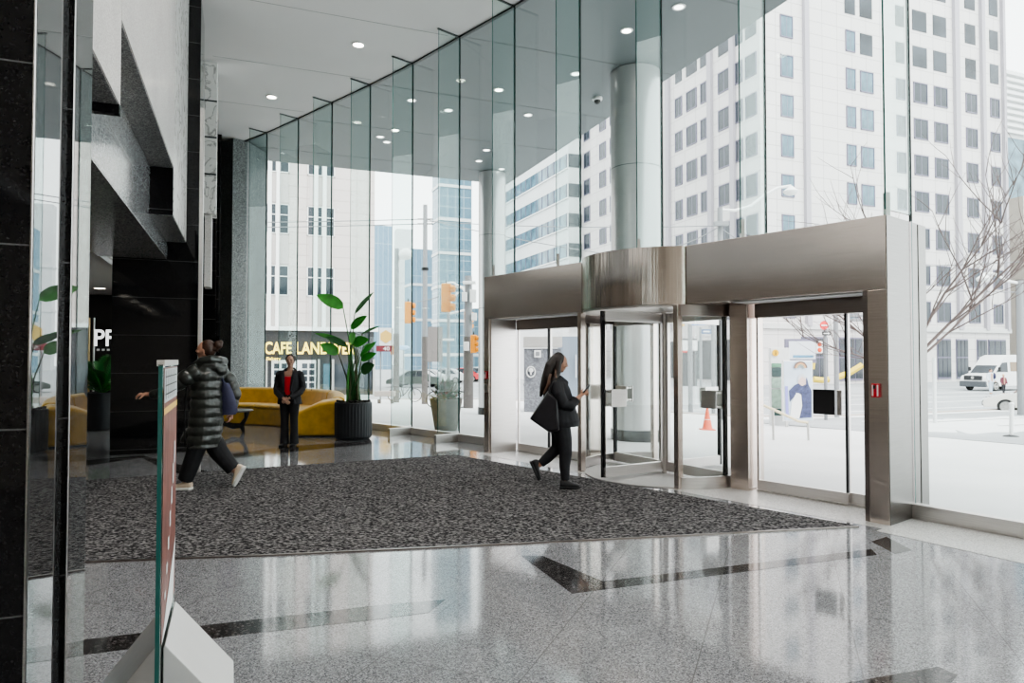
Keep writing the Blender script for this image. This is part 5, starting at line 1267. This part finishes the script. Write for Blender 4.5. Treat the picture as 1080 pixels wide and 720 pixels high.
m=MB(); m.box(((a.x+c.x)/2,20.26,(a.z+c.z)/2),(c.x-a.x+.06,.08,a.z-c.z+.06)); m.build('frame',M['white_paint'],t,bevel=.01)
m=MB(); m.box(((a.x+c.x)/2,20.21,(a.z+c.z)/2),(c.x-a.x,.02,a.z-c.z)); m.build('poster',mat('pale_poster',(.52,.60,.70),.4,var=.1,scale=2),t)
m=MB(); m.bar(V(a.x+.1,20.3,b.z-.02),V(a.x+.1,20.3,c.z),.06,.06); m.bar(V(c.x-.1,20.3,b.z-.02),V(c.x-.1,20.3,c.z),.06,.06); m.build('post',M['alu'],t)
def poly2(pts,mt,nm,dy=.0):
    m=MB(); m.open=True; m.add([at(x,y,20.19-dy) for x,y in pts],[tuple(range(len(pts)))]); m.build(nm,mt,t)
poly2([(832,412),(838,406),(842,404),(845,398),(851,398),(853,406),(856,412),(856,440),(842,441),(846,424),(843,414),(836,420),(833,424)],mat('poster_navy',(.05,.06,.14),.4,var=.5,scale=10),'printed_clothes')
poly2([(842,404),(842,398),(846,396),(850,399),(850,405),(846,407)],mat('poster_face',(.60,.45,.42),.4),'printed_face',.004)
poly2([(841,404),(841.5,397),(846,393.5),(851,397),(850,400),(846,397),(843,400)],mat('poster_hood',(.55,.56,.60),.4),'printed_hood',.006)
poly2([(833,441),(835,424),(840,414),(845,416),(846,428),(843,441)],M['white_paint'],'printed_white_shape',.005)
poly2([(828,407),(831,407),(832,440),(829,440)],mat('poster_violet',(.25,.25,.60),.4),'printed_violet_strip',.003)
c=at(844.5,388,20.15); m=MB()
for k,(r0,r1) in enumerate(((.155,.20),(.11,.155),(.06,.11))):
    m.mi=k; n=14; fs=[]; vs=[]
    for i in range(n+1): an=PI*i/n; vs+= [c+V(r0*math.cos(an),0,r0*math.sin(an)),c+V(r1*math.cos(an),0,r1*math.sin(an))]
    m.add(vs,[(2*i,2*i+1,2*i+3,2*i+2) for i in range(n)])
m.open=True; m.build('rainbow_arch',[mat('arch_brown',(.16,.10,.08),.5),mat('arch_tan',(.55,.30,.15),.5),mat('arch_grey',(.25,.28,.25),.5)],t)
# handrail
b=on(852,15.5); t=thing('handrail','pale cream sloping handrail outside the right doors','handrail',b)
m=MB(); m.tube([at(800,425,15.5),at(825,436,15.5),at(842,444,15.5),at(852,445.5,15.5)],.03,8); m.build('rail',mat('cream_rail',(.72,.62,.42),.4),t,smooth=True)
m=MB(); m.tube([at(852,445.5,15.5),b-V(0,0,.02)],.03,8); b2=on(815,15.5); m.tube([at(815,431.5,15.5),b2-V(0,0,.02)],.03,8); m.build('post',M['alu'],t,smooth=True)
# yellow hose-like banner on the far shopfront
m=MB(); m.tube([at(x,y,46) for x,y in ((838,381),(843,377),(850,375),(856,376.5),(858,381),(857,389))],.14,8); m.tube([at(x,y,46) for x,y in ((858,400),(868,401),(874,400))],.2,8); m.tube([at(x,y,46) for x,y in ((883,398),(896,393),(909,385))],.2,8)
o=m.build('yellow_banner',mat('pale_yellow_plastic',(.66,.50,.05),.5),smooth=True); props(o,'curving pale yellow strip across the shopfront behind the poster','banner')
c=at(844,370,44); t=thing('shop_sign','dark framed lit display box above the poster','sign',c-V(0,0,.9)); m=MB(); m.box(c,(1.95,.3,1.55)); m.build('frame',M['win_frame'],t)
m=MB(); m.box(c+V(.05,-.17,.05),(1.7,.05,1.15)); m.build('lit_face',mat('lit_display',(.55,.58,.62),.5),t); m=MB(); m.box(c+V(.1,-.2,-.35),(1.3,.03,.16)); m.build('blue_strip',mat('display_blue',(.10,.25,.38),.5),t)
# cone
b=on(745.5,18.5); t=thing('traffic_cone','orange traffic cone seen through the revolving door','cone',b)
m=MB(); m.lathe(b,[(.15,.03),(.13,.05),(.035,.56),(.03,.58)],20); m.build('cone_body',M['orange'],t,smooth=True); m=MB(); m.box(b+V(0,0,.015),(.36,.36,.03)); m.build('base',M['orange'],t,bevel=.005)
m=MB(); m.lathe(b,[(.088,.28),(.075,.33)],20); m.build('band',M['white_paint'],t,smooth=True)
# service kiosk behind the left doors
b=on(576,24.7); t=thing('service_kiosk','grey speckled kiosk wall with a steel top band, behind the left doors','kiosk',b)
x0,x1=at(553,378,24.7).x,at(592,378,24.7).x; z0,z1,z2=at(576,432,24.7).z,at(576,366,24.7).z,at(576,355,24.7).z
m=MB(); m.box(((x0+x1)/2,25.2,(b.z+z1)/2-.05),(x1-x0,1.0,z1-b.z)); m.build('wall_panel',granite('kiosk_stone',(.17,.18,.20),(.10,.10,.12),(.28,.29,.32),rough=.5,sp=30),t)
m=MB(); m.box(((x0+x1)/2,25.15,(z1+z2)/2),(x1-x0+.06,1.1,z2-z1)); m.build('top_band',M['steel2'],t)
c=at(560,392,24.6); m=MB(); n=28; R1=[[c+V(r*math.cos(2*PI*k/n)*.8,y,r*math.sin(2*PI*k/n)) for k in range(n)] for r,y in ((.17,.05),(.17,-.03),(.21,-.03),(.21,.05))]; m.rings(R1+[R1[0]],False); m.build('round_emblem',M['white_paint'],t,smooth=True)
m=MB(); m.box(c,(.05,.05,.2)); m.ell(c+V(0,0,.06),(.09,.03,.08)); m.build('emblem_tree',M['white_paint'],t)
c=at(567,373,24.6); m=MB(); m.box(c,(.24,.04,.26)); q=m.build('notice',M['white_paint'],t); m=MB(); m.box(c+V(0,-.03,0),(.14,.01,.15)); m.build('notice_symbol',M['pole_grey'],q)
b=on(602,27); t=thing('blue_shutter','blue grey shuttered panel right of the grey kiosk','shutter',b); m=MB(); m.box(at(602,384,27)+V(0,.2,-.2),(1.0,.3,2.6)); m.build('panel',mat('blue_grey_panel',(.20,.24,.29),.5),t)
m=MB(); m.box(at(607.5,386,26.9),(.03,.06,.9)); m.build('handle',M['white_paint'],t)
# shops through the revolving door
b=on(722,60); t=thing('street_shop','dark street shop with a red sign seen through the revolving door','shop',b)
x0,x1=at(714,378,60).x,at(735,378,60).x
m=MB(); m.box(((x0+x1)/2,60.5,1.2),(x1-x0,1,4.2)); m.build('front',M['shop_dark'],t); m=MB(); m.box(at(720,368.5,59.9),(.8,.1,.5)); m.build('red_sign',mat('shop_red',(.7,.06,.05),.5),t)
m=MB(); m.box(((x0+x1)/2,59.9,2.7),(x1-x0,.2,.9)); m.build('canopy',M['white_band'],t)
for px,py,w,h,col,lb in ((717.5,340.5,.32,.24,(.85,.50,.05),'orange square street sign at the top left of the curved glass'),(737,341,.55,.14,(.10,.25,.60),'blue and white arrow street sign hanging high in the curved glass'),(745,349.5,.38,.18,(.05,.12,.28),'dark blue street name plate below the arrow sign')):
    c=at(px,py,27); t=thing('street_sign',lb,'sign',c); m=MB(); m.box(c,(w,.04,h),0); m.build('plate',mat('sign_plate',col,.5),t); m=MB(); m.box(c+V(0,-.03,0),(w*.7,.01,h*.3)); m.build('lettering',M['white_paint'] if w>.35 else M['black_plastic'],t)
for px,y0,y1,Y,r in ((728,330,412,30,.10),(739,345,412,34,.07),(752,330,412,29,.08),(758,326,412,40,.18)):
    b=on(px,Y); m=MB(); m.tube([b-V(0,0,.03),V(b.x,Y,at(px,y0,Y).z)],r,10); o=m.build('street_post',M['pole_grey'],smooth=True)
    props(o,{728:'decorated grey post left of the arrow street sign',739:'thin grey post between the two street signs',752:'grey post above the traffic cone',758:'thick grey post at the right of the curved glass'}[px],'pole')
# outdoor planter
b=on(470.5,15.6); t=thing('concrete_planter','tapered concrete planter with mixed shrubs outside the glass','planter',b)
m=MB(); m.lathe(b,[(.25,.0),(.37,.66),(.37,.72),(.33,.72),(.32,.62)],28); m.build('pot_body',mat('weathered_concrete',(.15,.135,.12),.8,var=.15,scale=6),t,smooth=True)
pl=thing('shrub_plant','grey green and rusty shrub growing in the outdoor concrete planter','plant',b+V(0,0,.65))
for nm,cnt,cols_,spread in (('foliage',520,(.07,.11,.04),.40),('rusty_leaf',130,(.20,.07,.03),.38),('silver_twig',160,(.24,.24,.2),.5)):
    m=MB(); m.open=True
    for k in range(cnt):
        a=random.random()*6.28; e=random.uniform(-.1,1.45); d=V(math.cos(a)*math.cos(e),math.sin(a)*math.cos(e),math.sin(e)); L_=random.uniform(.2,1)*spread*(1.15 if nm=='silver_twig' else 1)
        q=b+V(0,0,.68)+d*L_; s=d.cross(V(0,0,1)).normalized()*(.03 if nm!='silver_twig' else .008); tip=q+(d+V(0,0,.3)).normalized()*random.uniform(.06,.16); mm=q.lerp(tip,.5)
        m.add([q,mm-s,tip,mm+s],[(0,1,2,3)])
    m.build(nm,mat(nm+'_green',cols_,.6,var=.4,scale=9),pl)
# bicycle
def bicycle(px,Y,label,k=1.0):
    b=on(px,Y); t=thing('bicycle',label,'bicycle',b)
    for dx in (-.5,.5):
        c=b+V(dx*k,0,.33*k); m=MB(); n=22; m.tube([c+V(.32*k*math.cos(2*PI*i/n),.15*dx,.32*k*math.sin(2*PI*i/n)) for i in range(n+1)],.022,6); w=m.build('wheel',M['rubber'],t,smooth=True)
        m=MB(); 
        for i in range(6): m.tube([c+V(0,.15*dx,0),c+V(.31*k*math.cos(PI*i/3),.15*dx,.31*k*math.sin(PI*i/3))],.004,4)
        m.build('spoke',M['alu'],w)
    m=MB(); P={n:b+V(x*k,0,z*k) for n,(x,z) in dict(r=(-.5,.33),c=(-.08,.3),s=(-.2,.85),h=(.36,.82),f=(.5,.33)).items()}
    for a,c in ('rc','cs','sh','ch','hf','rs'): m.tube([P[a],P[c]],.018,6)
    m.build('frame',M['black_metal'],t,smooth=True)
    m=MB(); m.tube([P['h'],P['h']+V(-.03,0,.14),P['h']+V(.08,.2,.18)],.014,6); m.tube([P['h']+V(-.03,0,.14),P['h']+V(.08,-.2,.18)],.014,6); m.build('handlebar',M['black_metal'],t)
    m=MB(); m.ell(P['s']+V(0,0,.06),(.13,.06,.03)); m.build('saddle',M['black_plastic'],t,smooth=True)
bicycle(472,27,'dark bicycle parked behind the outdoor concrete planter')
bicycle(427,34,'bicycle parked by the low beam barrier')
# vehicles ------------------------------------------------------
def wheel(t,c,ax,r=.33,w=.22):
    ax=ax.normalized(); m=MB(); m.tube([c-ax*w/2,c-ax*w*.4,c+ax*w*.4,c+ax*w/2],[r*.93,r,r,r*.93],28); q=m.build('wheel',M['rubber'],t,smooth=True)
    m=MB(); s=ax.cross(V(0,0,1)); 
    for sg in (1,):
        o=c+ax*w*.46*sg; m.tube([o,o+ax*.03*sg],[r*.70,r*.66],24)
    h=m.build('hub',M['alu'],q,smooth=False)
    m=MB()
    for i in range(8):
        a=2*PI*(i+.5)/8; d=s*math.cos(a)+V(0,0,1)*math.sin(a); m.bar(c+ax*(w*.46+.032)+d*r*.22,c+ax*(w*.46+.032)+d*r*.6,.05,.006)
    m.build('rim_gap',M['black_metal'],h)
def vehicle(name,label,cat,origin,fwd,prof,roofprof,length,width,mt,wheels,r=.33,detail=True,wins=(),group=None):
    """prof: lower body side outline (x from nose, z); roofprof: upper cabin outline"""
    f=fwd.normalized(); s=V(-f.y,f.x,0); t=thing(name,label,cat,origin,group)
    W_=lambda x,y,z: Vector(origin)-f*x+s*y+V(0,0,z)
    def side(prof,wb,wt,nm,m_):
        m=MB(); zs=[p[1] for p in prof]; zl,zh=min(zs),max(zs); R=[]
        for yy in (-1,-.92,.92,1):
            row=[]
            for x,z in prof:
                w=wb+(wt-wb)*((z-zl)/(zh-zl)); k=.97 if abs(yy)==1 else 1; xm=sum(p[0] for p in prof)/len(prof)
                row.append(W_(xm+(x-xm)*(1 if abs(yy)<1 else .985),yy*w/2,zl+(z-zl)*(1 if abs(yy)<1 else .97)+ (0 if abs(yy)<1 else .01)))
            R.append(row)
        m.rings(R); return m.build(nm,m_,t,smooth=True)
    side(prof,width,width*.98,'body',mt); side(roofprof,width*.96,width*.74 if name!='delivery_van' else width*.88,'cabin',mt if name=='delivery_van' else mt)
    for wx in wheels:
        for sg in(-1,1): wheel(t,W_(wx,sg*(width/2-.08),r),s*sg,r)
    return t,W_,s,f
def quadpart(t,W_,pts,mt,nm):
    m=MB(); m.open=True; m.add([W_(*p) for p in pts],[tuple(range(len(pts)))]); return m.build(nm,mt,t)
CARP=[(.05,.28),(.0,.45),(.06,.62),(.5,.78),(1.15,.88),(3.3,.92),(4.1,.93),(4.5,.88),(4.6,.6),(4.55,.3)]
CARR=[(1.10,.86),(1.85,1.38),(2.3,1.44),(3.1,1.42),(3.95,.90)]
def car(origin,fwd,mt,label,name='car',group=None):
    t,W_,s,f=vehicle(name,label,'car',origin,fwd,CARP,CARR,4.6,1.8,mt,(.85,3.6),.32,group=group)
    for sg in (-1,1):
        y0,y1=sg*.868,sg*.70
        quadpart(t,W_,[(1.35,y0+sg*.01,.92),(1.95,y1+sg*.015,1.36),(2.6,y1+sg*.012,1.38),(2.6,y0+sg*.01,.92)],M['win_dark'],'side_window')
        quadpart(t,W_,[(2.68,y0+sg*.01,.92),(2.68,y1+sg*.012,1.38),(3.1,y1+sg*.015,1.36),(3.7,y0+sg*.01,.94)],M['win_dark'],'side_window')
        quadpart(t,W_,[(.02,sg*.55,.62),(.02,sg*.82,.60),(.30,sg*.885,.66),(.22,sg*.6,.70)],M['white_paint'],'headlight')
    quadpart(t,W_,[(1.12,-.76,.90),(1.12,.76,.90),(1.80,.64,1.365),(1.80,-.64,1.365)],M['win_dark'],'windscreen')
    quadpart(t,W_,[(4.02,-.74,.93),(4.02,.74,.93),(3.2,.62,1.41),(3.2,-.62,1.41)],M['win_dark'],'rear_window')
    m=MB(); m.box(W_(-.005,0,.42),(.05,.9,.18) ,math.atan2(f.y,f.x)); m.build('grille',M['black_plastic'],t)
    return t
wc=at(1061,427,30); fw=V(-.80,.60,0); og=V(wc.x,30,GZ)+fw*.85+V(.48,.64,0)*.8; og.z=GZ
car(og,fw,mat('pearl_white_paint',(.66,.64,.60),.25,coat=.5),'white saloon car at the right edge, partly out of frame',name='saloon_car')
# delivery van
cn=V(at(1040,378,50).x,50,GZ)
o_=cn+D2*1.0; 
VP=[(.12,.35),(.02,.55),(.03,.95),(.18,1.12),(.95,1.32),(1.25,1.36),(5.9,1.36),(5.95,.4)]
VR=[(.90,1.28),(1.75,2.12),(2.15,2.55),(2.6,2.68),(5.6,2.70),(5.93,2.62),(5.95,1.30)]
vw=mat('van_white',(.68,.68,.68),.3,coat=.3)
t,W_,s,f=vehicle('delivery_van','white high roof delivery van with a dark grille facing left across the street','van',o_,-D1,VP,VR,5.95,2.0,vw,(1.0,4.6),.36)
for sg in(-1,1):
    quadpart(t,W_,[(1.15,sg*.965,1.40),(1.85,sg*.925,2.10),(2.45,sg*.925,2.14),(2.45,sg*.965,1.40)],M['win_dark'],'side_window')
    quadpart(t,W_,[(2.75,sg*.97,1.45),(2.75,sg*.93,2.15),(4.3,sg*.93,2.15),(4.3,sg*.97,1.45)],mat('tinted_window',(.20,.14,.09),.15),'side_window')
    quadpart(t,W_,[(.05,sg*.70,.98),(.10,sg*.98,.96),(.55,sg*1.003,1.12),(.25,sg*.75,1.15)],mat('headlamp',(.75,.68,.62),.2),'headlight')
    m=MB(); m.box(W_(1.3,sg*1.12,1.62),(.12,.18,.32),GR); m.build('mirror',M['black_plastic'],t,bevel=.02)
quadpart(t,W_,[(.93,-.84,1.34),(.93,.84,1.34),(1.74,.78,2.10),(1.74,-.78,2.10)],M['win_dark'],'windscreen')
m=MB(); m.box(W_(.02,0,.98),(.1,1.35,.34),GR); g=m.build('grille',M['black_plastic'],t,bevel=.02); m=MB(); m.tube([W_(-.03,0,.99),W_(-.05,0,.99)],.11,20); m.build('badge_ring',M['alu'],g)
m=MB(); m.box(W_(.03,0,.52),(.22,1.98,.42),GR); m.build('bumper',mat('dark_bumper',(.07,.075,.085),.5),t,bevel=.05)
# people on the street
def walker(px,Y,h,label,top,legs,hairm,pack=None,lean=0):
    x=at(px,378,Y).x; g=GZ; t=thing('person',label,'person',(x,Y,g)); k=h/1.7
    Q=lambda a,b,c: V(x+a*k,Y+b*k,g+c*k)
    m=MB(); m.ell(Q(0,0,1.57),(.085*k,.095*k,.115*k)); m.tube([Q(0,0,1.35),Q(0,0,1.5)],[.06*k,.05*k],8)
    for sg in(-1,1):
        m.tube([Q(.09*sg,0,.9),Q(.1*sg,.06*sg,.5),Q(.1*sg,.14*sg,.06)],[.09*k,.06*k,.045*k],8); m.ell(Q(.1*sg,.10*sg,.04),(.05*k,.12*k,.04*k))
        m.tube([Q(.17*sg,0,1.38),Q(.23*sg,0,1.1),Q(.22*sg,-.12,.88)],[.05*k,.042*k,.03*k],8); m.ell(Q(.22*sg,-.14,.83),(.03*k,.035*k,.05*k))
    m.tube([Q(0,0,.85),Q(0,0,1.1),Q(0,0,1.4)],[(.14*k,.10*k)]*3,10)
    m.build('body',SKIN,t,remesh=.02,sm=2)
    m=MB(); m.tube([Q(0,0,.80),Q(0,0,1.1),Q(0,0,1.38),Q(0,0,1.44)],[(.13*k,.19*k),(.12*k,.18*k),(.12*k,.2*k),(.07*k,.1*k)],12)
    for sg in(-1,1): m.tube([Q(.17*sg,0,1.37),Q(.24*sg,0,1.1),Q(.23*sg,-.12,.90)],[.08*k,.07*k,.055*k],8)
    m.build('jacket',top,t,remesh=.02,sm=2)
    m=MB()
    for sg in(-1,1): m.tube([Q(.08*sg,0,.88),Q(.1*sg,.06*sg,.5),Q(.1*sg,.13*sg,.10)],[.11*k,.085*k,.07*k],10)
    m.build('trousers',legs,t,remesh=.02,sm=2)
    m=MB(); m.ell(Q(0,.02,1.61),(.095*k,.10*k,.10*k)); m.build('hair',hairm,t,smooth=True)
    if pack:
        m=MB(); m.ell(Q(.2,.0,1.2),(.13*k,.17*k,.24*k)); m.build('rucksack',pack,t,smooth=True)
walker(1044.5,46.5,1.72,'person in a pale jacket with a dark backpack standing in front of the van',mat('pale_jacket',(.60,.66,.72),.8),mat('pale_jeans',(.45,.53,.62),.8),HAIRB,NAVY)
walker(1058,46.5,1.35,'person in a maroon coat beside the backpack wearer, in front of the van',mat('maroon_coat',(.14,.035,.05),.8),BLK2,mat('sandy_hair',(.55,.38,.24),.8))
# distant parked cars
for px,Y,col,lb in ((430,58,(.10,.12,.11),'dark green car in the far street left of the utility pole'),(440,62.5,(.62,.64,.64),'distant white car just left of the utility pole'),(462,67,(.60,.60,.62),'distant silver car right of the utility pole'),(481,71.5,(.55,.05,.06),'distant red car above the outdoor planter'),(497,76,(.58,.60,.62),'distant pale car beside the equipment pole')):
    c=at(px,378,Y); car(V(c.x-1.6,Y,GZ),V(-1,.15,0),mat('car_paint',col,.3,coat=.4),lb)
car(V(at(553,378,52).x,52,GZ),V(-1,-.1,0),mat('car_paint_grey',(.45,.46,.48),.3),'grey car across the street behind the walking phone user')
# delineator post
b=on(1065,16.7); t=thing('delineator_post','white flexible bollard post on the bike lane at the right','bollard',b)
m=MB(); m.tube([b+V(0,0,.02),b+V(.03,0,.80)],[.042,.05],12); m.build('post',M['white_paint'],t,smooth=True); m=MB(); m.lathe(b,[(.18,.0),(.15,.03),(.05,.05)],18); m.build('foot',M['black_plastic'],t,smooth=True)
m=MB(); m.ell(b+V(.03,0,.80),(.055,.055,.045)); m.build('cap',M['white_paint'],t,smooth=True)
# post beside the pier outside
b=on(985,22); m=MB(); m.tube([b-V(0,0,.02),b+V(0,0,2.1)],.06,10); o=m.build('street_post',M['white_band'],smooth=True); props(o,'short pale post just right of the steel pier','pole')
# bare tree
def tree():
    random.seed(21)
    x=at(950,378,13.2).x; b=V(x,13.2,gz(x,13.2)); t=thing('bare_tree','bare brown branched street tree behind the right steel pier','tree',b)
    m=MB(); m.tube([b-V(0,0,.05),b+V(.02,0,.9),b+V(.08,.05,1.7)],[.085,.07,.06],10); m.build('trunk',M['pole_wood'],t,smooth=True)
    m=MB()
    def br(p,d,L_,r,n):
        pts=[p]; q=p.copy(); dd=d.copy()
        for i in range(6):
            dd=(dd+V(random.uniform(-.12,.12),random.uniform(-.12,.12),random.uniform(-.05,.10))).normalized(); q=q+dd*L_/6; pts.append(q.copy())
        m.tube(pts,[r*(1-.11*i) for i in range(7)],6)
        if n>0:
            for i in range(2,7):
                for _ in range(1 if n<2 else 2):
                    e=(dd+V(random.uniform(-.9,.9),random.uniform(-.7,.7),random.uniform(-.3,.7))).normalized(); br(pts[i],e,L_*random.uniform(.35,.6),r*.5,n-1)
    top=b+V(.08,.05,1.6)
    for d,L_,r in ((V(.75,-.1,.62),3.6,.034),(V(.8,.2,.35),3.8,.03),(V(.5,-.2,.9),3.2,.03),(V(-.6,.3,.55),2.2,.026),(V(.1,.4,1),3.0,.03),(V(-.9,.0,.25),2.0,.02)): br(top,d.normalized(),L_,r,2)
    m.build('branches',mat('twig_bark',(.13,.095,.09),.8),t)
tree()

# ---------------------------------------------------------------- world, lights, look
w=bpy.data.worlds.new('world'); sc.world=w; w.use_nodes=True; nt=w.node_tree; nt.nodes.clear()
o=nt.nodes.new('ShaderNodeOutputWorld'); bg=nt.nodes.new('ShaderNodeBackground'); bg.inputs[0].default_value=(.985,.99,1,1); bg.inputs[1].default_value=4.0
nt.links.new(bg.outputs[0],o.inputs[0])
sun=bpy.data.lights.new('sun','SUN'); sun.energy=3.0; sun.angle=math.radians(25); sun.color=(1,.97,.93)
so=bpy.data.objects.new('sun',sun); COL.objects.link(so); so.rotation_euler=Vector((-.35,.75,-1)).to_track_quat('-Z','Y').to_euler()
sc.view_settings.view_transform='AgX'; sc.view_settings.look='AgX - Medium High Contrast'; sc.view_settings.exposure=0.15
cy=sc.cycles
cy.max_bounces=14; cy.transparent_max_bounces=40; cy.diffuse_bounces=4; cy.glossy_bounces=6; cy.transmission_bounces=8
cy.caustics_reflective=False; cy.caustics_refractive=False; cy.sample_clamp_indirect=8; cy.use_denoising=True
